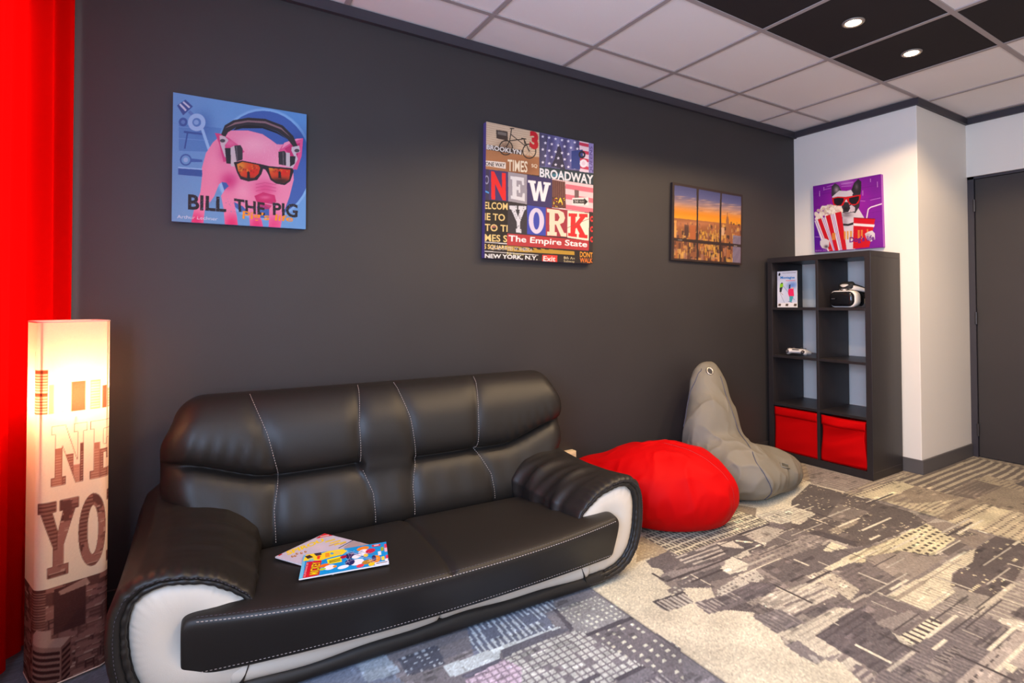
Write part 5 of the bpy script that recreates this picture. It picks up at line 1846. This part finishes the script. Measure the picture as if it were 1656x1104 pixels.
tube('seam', seam_to([(-1.217, -.246, .677), (-1.221, -.277, .614), (-1.258, -.371, .469), (-1.233, -.414, .336), (-1.30, -.50, .30), (-1.388, -.637, .235), (-1.366, -.698, .151), (-1.342, -.702, .09), (-1.335, -.67, .02)], 70), .0024, M_SEAM, bag, sides=6)
tube('seam', seam_to([(-1.317, -.193, .717), (-1.385, -.195, .64), (-1.431, -.171, .50), (-1.523, -.226, .38)], 40), .0024, M_SEAM, bag, sides=6)
# eyelet near the tip
ep, nd = Vector((-1.292, -.23, .705)), Vector((-.31, -.72, .55)).normalized()
M_ = Matrix.Translation(ep - Vector(off) + nd * .003) @ nd.to_track_quat('Z', 'Y').to_matrix().to_4x4()
ring = [M_ @ Vector((.019 * math.cos(k * math.pi / 16), .023 * math.sin(k * math.pi / 16), 0)) for k in range(32)]
ey = tube('eyelet', ring, .0045, M_STEEL, gb, sides=8, closed=True)
V = [M_ @ Vector((.019 * math.cos(k * math.pi / 16), .023 * math.sin(k * math.pi / 16), -.0005)) for k in range(32)]
mesh_obj('eyelet_hole', V, [tuple(range(32))], mat('hole_dark', rgb(60, 56, 54), rough=.9), ey)
# sewn handle slot on the slumped side
hp, nd = Vector((-1.148, -.651, .188)) - Vector(off), Vector((.05, -.66, .75)).normalized()
M_ = Matrix.Translation(hp + nd * .003) @ nd.to_track_quat('Z', 'Y').to_matrix().to_4x4() @ Matrix.Rotation(-.35, 4, 'Z')
V = [M_ @ Vector(q) for q in ((-.030, -.011, 0), (.026, -.016, 0), (.032, .012, .001), (-.022, .016, .001))]
hs = mesh_obj('handle_slot', V, [(0, 1, 2, 3)], mat('slot_dark', rgb(74, 70, 60), rough=.9), gb)
tube('slot_rim', V + [V[0]], .0045, M_GREYBAG, hs, sides=6)

# ------------------------------------------------------------------ cream socket box low on the wall
sb = empty('socket_box', (-2.262, -.02, .238))
tag(sb, 'cream socket box on the dark wall behind the red bean bag', 'socket')
box('housing', -.06, .06, -.022, .02, -.06, .062, mat('cream_plastic', rgb(226, 204, 168), rough=.5), sb, bevel=.004)
box('cover_plate', -.052, .052, -.026, -.021, -.052, .052, mat('cream_plastic'), sb, bevel=.002)

# ------------------------------------------------------------------ shelf unit
M_WOOD = mat('black_brown_wood', rgb(38, 33, 34), rough=.42, spec=.45, bump=.12, scale=60, stretch=(1, 1, .06), vary=.12, vscale=30)
SX0, SX1, SY0, SY1, SZ = -.4085, -.0185, -.784, -.033, 1.4736
sh = empty('shelf_unit', ((SX0 + SX1) / 2, (SY0 + SY1) / 2, 0))
tag(sh, 'black brown open shelf unit of eight cubes against the white wall', 'shelf')
ox, oy = (SX0 + SX1) / 2, (SY0 + SY1) / 2


def sbox(name, y0, y1, z0, z1, dx=0.0, bev=.0012):
    return box(name, SX0 - ox + dx, SX1 - ox - dx, y0 - oy, y1 - oy, z0, z1, M_WOOD, sh, bevel=bev)


TP = .038
sbox('side_panel', SY0, SY0 + TP, .0, SZ - TP)
sbox('side_panel', SY1 - TP, SY1, .0, SZ - TP)
sbox('top_panel', SY0, SY1, SZ - TP + .0003, SZ)
sbox('bottom_panel', SY0 + TP + .0003, SY1 - TP - .0003, .001, .05)
ym = (SY0 + SY1) / 2 - .012
sbox('divider', ym - .009, ym + .009, .0503, SZ - TP - .0003, .001)
zs = [.388, .742, 1.094]
for z in zs:
    sbox('shelf_board', SY0 + TP + .0003, ym - .0093, z - .009, z + .009, .001)
    sbox('shelf_board', ym + .0093, SY1 - TP - .0003, z - .009, z + .009, .001)
box('bottom_joint', SX0 - ox - .0004, SX1 - ox, SY0 - oy - .0004, SY0 - oy + .001, .0485, .0505, mat('joint_dark', rgb(70, 62, 60), rough=.6), sh)

# ------------------------------------------------------------------ red fabric boxes in the bottom cubes
M_REDBOX = mat('red_box_fabric', (.50, .0005, .0012, 1), rough=.75, spec=.06, bump=.2, scale=700)


def fabric_box(label, y0, y1, z0, z1, wave, skew, seed):
    xf, xb = SX0 + .012, SX1 - .02
    cy = (y0 + y1) / 2
    t = empty('storage_box', ((xf + xb) / 2, cy, z0))
    r = random.Random(seed)
    ph = [r.uniform(0, 6) for _ in range(6)]
    nyy, nzz = 26, 22
    h = z1 - z0

    def fx(v, w):
        e = 4 * v * (1 - v) * min(1, 4 * w) * min(1, 5 * (1 - w))
        return xf - (xf + xb) / 2 + wave * e * (math.sin(w * 9 + ph[0] + 2.2 * v) + .6 * math.sin(w * 17 + v * 5 + ph[1]) - .8)
    V, F = [], []
    for k in range(nzz + 1):
        for j in range(nyy + 1):
            v, w = j / nyy, k / nzz
            y = y0 + (y1 - y0) * v - cy
            z = h * w
            # slumped lower corner, sagging rim
            z += skew * (1 - w) * (.5 + .5 * math.sin(3 * v + ph[2])) - skew * .3 * w * math.sin(math.pi * v)
            y += wave * .7 * math.sin(w * 6 + ph[3]) * (v - .5) * 2
            V.append((fx(v, w), y, z))
    n = nyy + 1
    F = [(k * n + j, k * n + j + 1, (k + 1) * n + j + 1, (k + 1) * n + j) for k in range(nzz) for j in range(nyy)]
    mesh_obj('front_panel', V, F, M_REDBOX, t, smooth=True, solid=.003)
    hx = (xb - xf) / 2
    hy = (y1 - y0) / 2 - .004
    boxes('body', [(-hx + .006, hx, -hy, -hy + .003, .002, h - .02), (-hx + .006, hx, hy - .003, hy, .002, h - .02), (hx - .003, hx, -hy, hy, .002, h - .02), (-hx + .006, hx, -hy, hy, .0, .003)], M_REDBOX, t)
    # folded hem along the rim
    V, F = [], []
    for k in range(5):
        for j in range(nyy + 1):
            v = j / nyy
            w = .80 + .19 * k / 4
            V.append((fx(v, w) - .0035 - .002 * math.sin(k / 4 * math.pi), y0 + (y1 - y0) * v - cy, h * w - skew * .3 * w * math.sin(math.pi * v)))
    F = [(k * n + j, k * n + j + 1, (k + 1) * n + j + 1, (k + 1) * n + j) for k in range(4) for j in range(nyy)]
    mesh_obj('hem', V, F, M_REDBOX, t, smooth=True, solid=.002)
    return tag(t, label, 'storage box', 'red fabric boxes in the shelf unit')


fabric_box('smooth red fabric box in the bottom left cube of the shelf', ym + .013, SY1 - TP - .006, .0512, .368, .003, .0, 1)
fabric_box('crumpled red fabric box in the bottom right cube of the shelf', SY0 + TP + .012, ym - .019, .0525, .366, .010, .012, 4)

# ------------------------------------------------------------------ ski brochure leaning in the top left cube
br = empty('brochure', (-.375, -.17, 1.1035))
A0 = Vector((-.392, -.268, 1.1040))
A1 = Vector((-.392, -.103, 1.1040))
T1 = Vector((-.352, -.078, 1.372))
T0 = Vector((-.352, -.238, 1.372))
c = Vector((-.375, -.17, 1.1035))
ux, uy = (T0 - T1), (A1 - T1)
nn = ux.cross(uy).normalized()
if nn.x > 0:
    nn = -nn
q = [T1, T0, T1 + ux + uy, A1]
V = [p - c for p in q] + [p - c - nn * .004 for p in q]
mesh_obj('pages', V, [(0, 1, 2, 3), (4, 7, 6, 5), (0, 4, 5, 1), (1, 5, 6, 2), (2, 6, 7, 3), (3, 7, 4, 0)], mat('paper_edge'), br)
print_plane('cover', SKI, T1 - c + nn * .0006, ux, uy, M_GLOSSPRINT, br)
tag(br, 'white brochure with two skiers standing in the top left shelf cube', 'brochure')

# ------------------------------------------------------------------ virtual reality headset in the top right cube
M_GBLACK = mat('glossy_black_plastic', rgb(20, 20, 24), rough=.14, spec=.5)
M_WPLAST = mat('white_plastic', rgb(222, 214, 206), rough=.35, spec=.5)
M_RUBBER = mat('black_rubber', rgb(24, 23, 25), rough=.7)
vr = empty('vr_headset', (-.315, -.565, 1.1032), math.radians(-103))
tag(vr, 'white and black virtual reality headset in the top right shelf cube', 'headset')


# local frame: x to the viewer's right, y into the shelf, z up
def rrect(w, h, r, n=8):
    out = []
    for cx, cz, a0 in ((w / 2 - r, h / 2 - r, 0), (-w / 2 + r, h / 2 - r, 90), (-w / 2 + r, -h / 2 + r, 180), (w / 2 - r, -h / 2 + r, 270)):
        for k in range(n + 1):
            a = math.radians(a0 + 90 * k / n)
            out.append((cx + r * math.cos(a), cz + r * math.sin(a)))
    return out


ZC = .0592
rings = []
for y, w, h, r in ((.062, .165, .086, .034), (.03, .180, .096, .036), (-.01, .188, .102, .038), (-.036, .186, .100, .038), (-.048, .176, .092, .036), (-.053, .15, .07, .03)):
    rings.append([(x, y + .0 - .012 * (x / .094) ** 2 * -1, z + ZC) for x, z in rrect(w, h, r)])
V, F = loft(rings)
mesh_obj('visor', V, F, M_GBLACK, vr, smooth=True)
# white rim band
rings = []
for y, g in ((-.030, .0005), (-.034, .006), (-.022, .0085), (.015, .0075), (.022, .0015)):
    rings.append([(x, y + .012 * (x / .094) ** 2, z + ZC) for x, z in rrect(.187 + g * 2 - .003, .101 + g * 2 - .003, .040)])
rings.append([(x * .97, y, ZC + (z - ZC) * .97) for x, y, z in rings[-1]])
rings.append([(x * .97, y, ZC + (z - ZC) * .97) for x, y, z in rings[0]])
V, F = loft(rings, False, False)
F += [(216 + q, 216 + (q + 1) % 36, (q + 1) % 36, q) for q in range(36)]
mesh_obj('white_rim', V, F, M_WPLAST, vr, smooth=True)
rings = []
for y, w, h in ((.05, .150, .085), (.08, .158, .092), (.10, .162, .096), (.102, .14, .075)):
    rings.append([(x, y - .02 * (x / .09) ** 2, z + ZC) for x, z in rrect(w, h, .034)])
V, F = loft(rings)
mesh_obj('face_cushion', V, F, M_RUBBER, vr, smooth=True)
# head band: tilted oval loop, white outside, black pad inside
def band(y0, wz, rx, ry, zf, zbk, thick):
    rings = []
    for k in range(49):
        a = 2 * math.pi * k / 48
        x, y = rx * math.sin(a), y0 - ry * math.cos(a)
        t = (1 - math.cos(a)) / 2
        z = zf + (zbk - zf) * t
        nx_, ny_ = math.sin(a), -math.cos(a)
        hw = wz * (1 - .25 * math.sin(a) ** 2)
        ring = []
        for (du, dv) in ((0, -1), (1, -.8), (1, .8), (0, 1), (-.2, .8), (-.2, -.8)):
            ring.append((x + nx_ * du * thick, y + ny_ * du * thick, z + dv * hw))
        rings.append(ring)
    V, F = loft(rings[:-1], False, False)
    F += [(282 + q, 282 + (q + 1) % 6, (q + 1) % 6, q) for q in range(6)]
    return V, F


V, F = band(.10, .019, .082, .105, .142, .085, .007)
mesh_obj('head_band', V, F, M_WPLAST, vr, smooth=True)
V, F = band(.10, .024, .076, .099, .150, .085, .006)
mesh_obj('band_padding', V, F, M_RUBBER, vr, smooth=True)
rings = []
for y, w, h, z in ((-.012, .06, .012, .134), (.006, .11, .05, .145), (.028, .12, .06, .148), (.05, .10, .04, .142)):
    rings.append([(x, y, zz + z) for x, zz in rrect(w, h, min(w, h) * .45)])
V, F = loft(rings)
mesh_obj('forehead_pad', V, F, M_RUBBER, vr, smooth=True)
tube('strap_arm', [(0, .0, .105), (0, -.004, .125), (0, .0, .142)], .012, M_WPLAST, vr, sides=10, flat=.5)
pr = Print(60, 16, (22, 22, 25), box=(0, 0, 60, 16))
pr.text('SONY', [(4, 3), (56, 3), (56, 13), (4, 13)], (110, 108, 110), .02)
print_plane('maker_mark', pr, (-.062, -.0545, ZC + .006), (.034, 0, 0), (0, 0, -.008), mat('mark_print', rough=.2, attr=True), vr)

# ------------------------------------------------------------------ white game controller in the second row
gc = empty('game_controller', (-.345, -.228, .7512), math.radians(-82))
tag(gc, 'small white game controller on the left board of the second row', 'controller')
M_PADW = mat('pale_plastic', rgb(214, 208, 206), rough=.35, spec=.5)
rings = []
for k in range(33):
    t = -1 + 2 * k / 32
    x = .078 * t
    a = abs(t)
    hz = .018 + .005 * smoothstep(.45, .75, a)
    hy = .033 + .004 * smoothstep(.35, .7, a)
    zc = .034 - .008 * smoothstep(.5, .95, a)
    e = math.sqrt(max(.02, 1 - max(0, (a - .72) / .28) ** 2))
    yc = -.0 - .004 * a
    rings.append([(x, yc + hy * e * math.cos(q * math.pi / 8), zc + hz * e * math.sin(q * math.pi / 8)) for q in range(16)])
V, F = loft(rings)
body = mesh_obj('shell', V, F, M_PADW, gc, smooth=True, subsurf=1)
for sx in (-1, 1):
    pts = [(sx * .056, -.004, .032), (sx * .062, .02, .027), (sx * .068, .045, .021), (sx * .072, .062, .0165)]
    V, F = tube_vf(pts, [.018, .0175, .016, .010], 14)
    mesh_obj('grip', V, F, M_PADW, gc, smooth=True, subsurf=1)
    V, F = tube_vf([(sx * .056, -.030, .034), (sx * .056, -.042, .030), (sx * .057, -.047, .022)], [.013, .012, .007], 12)
    mesh_obj('trigger', V, F, mat('dark_plastic', rgb(60, 54, 58), rough=.4), gc, smooth=True)
    V, F = lathe_vf([(.006, 0), (.006, .012), (.0105, .015), (.011, .018), (.0085, .019)], 18)
    mesh_obj('thumb_stick', [(a + sx * .028, b + .012, c + .040) for a, b, c in V], F, mat('dark_plastic'), gc, smooth=True)
    for i, (dx, dy) in enumerate(((0, .011), (0, -.011), (.011, 0), (-.011, 0))):
        V, F = lathe_vf([(.0042, 0), (.0042, .003), (.003, .004)], 12)
        mesh_obj('button', [(a + sx * .055 + dx, b - .006 + dy, c + .0525) for a, b, c in V], F, mat('dark_plastic'), gc, smooth=True)
box('touch_pad', -.026, .026, -.030, .006, .040, .0485, mat('dark_plastic'), gc, bevel=.003)
box('light_bar', -.020, .020, -.0295, -.024, .028, .036, mat('bar_dark', rgb(46, 42, 46), rough=.2), gc, bevel=.002)
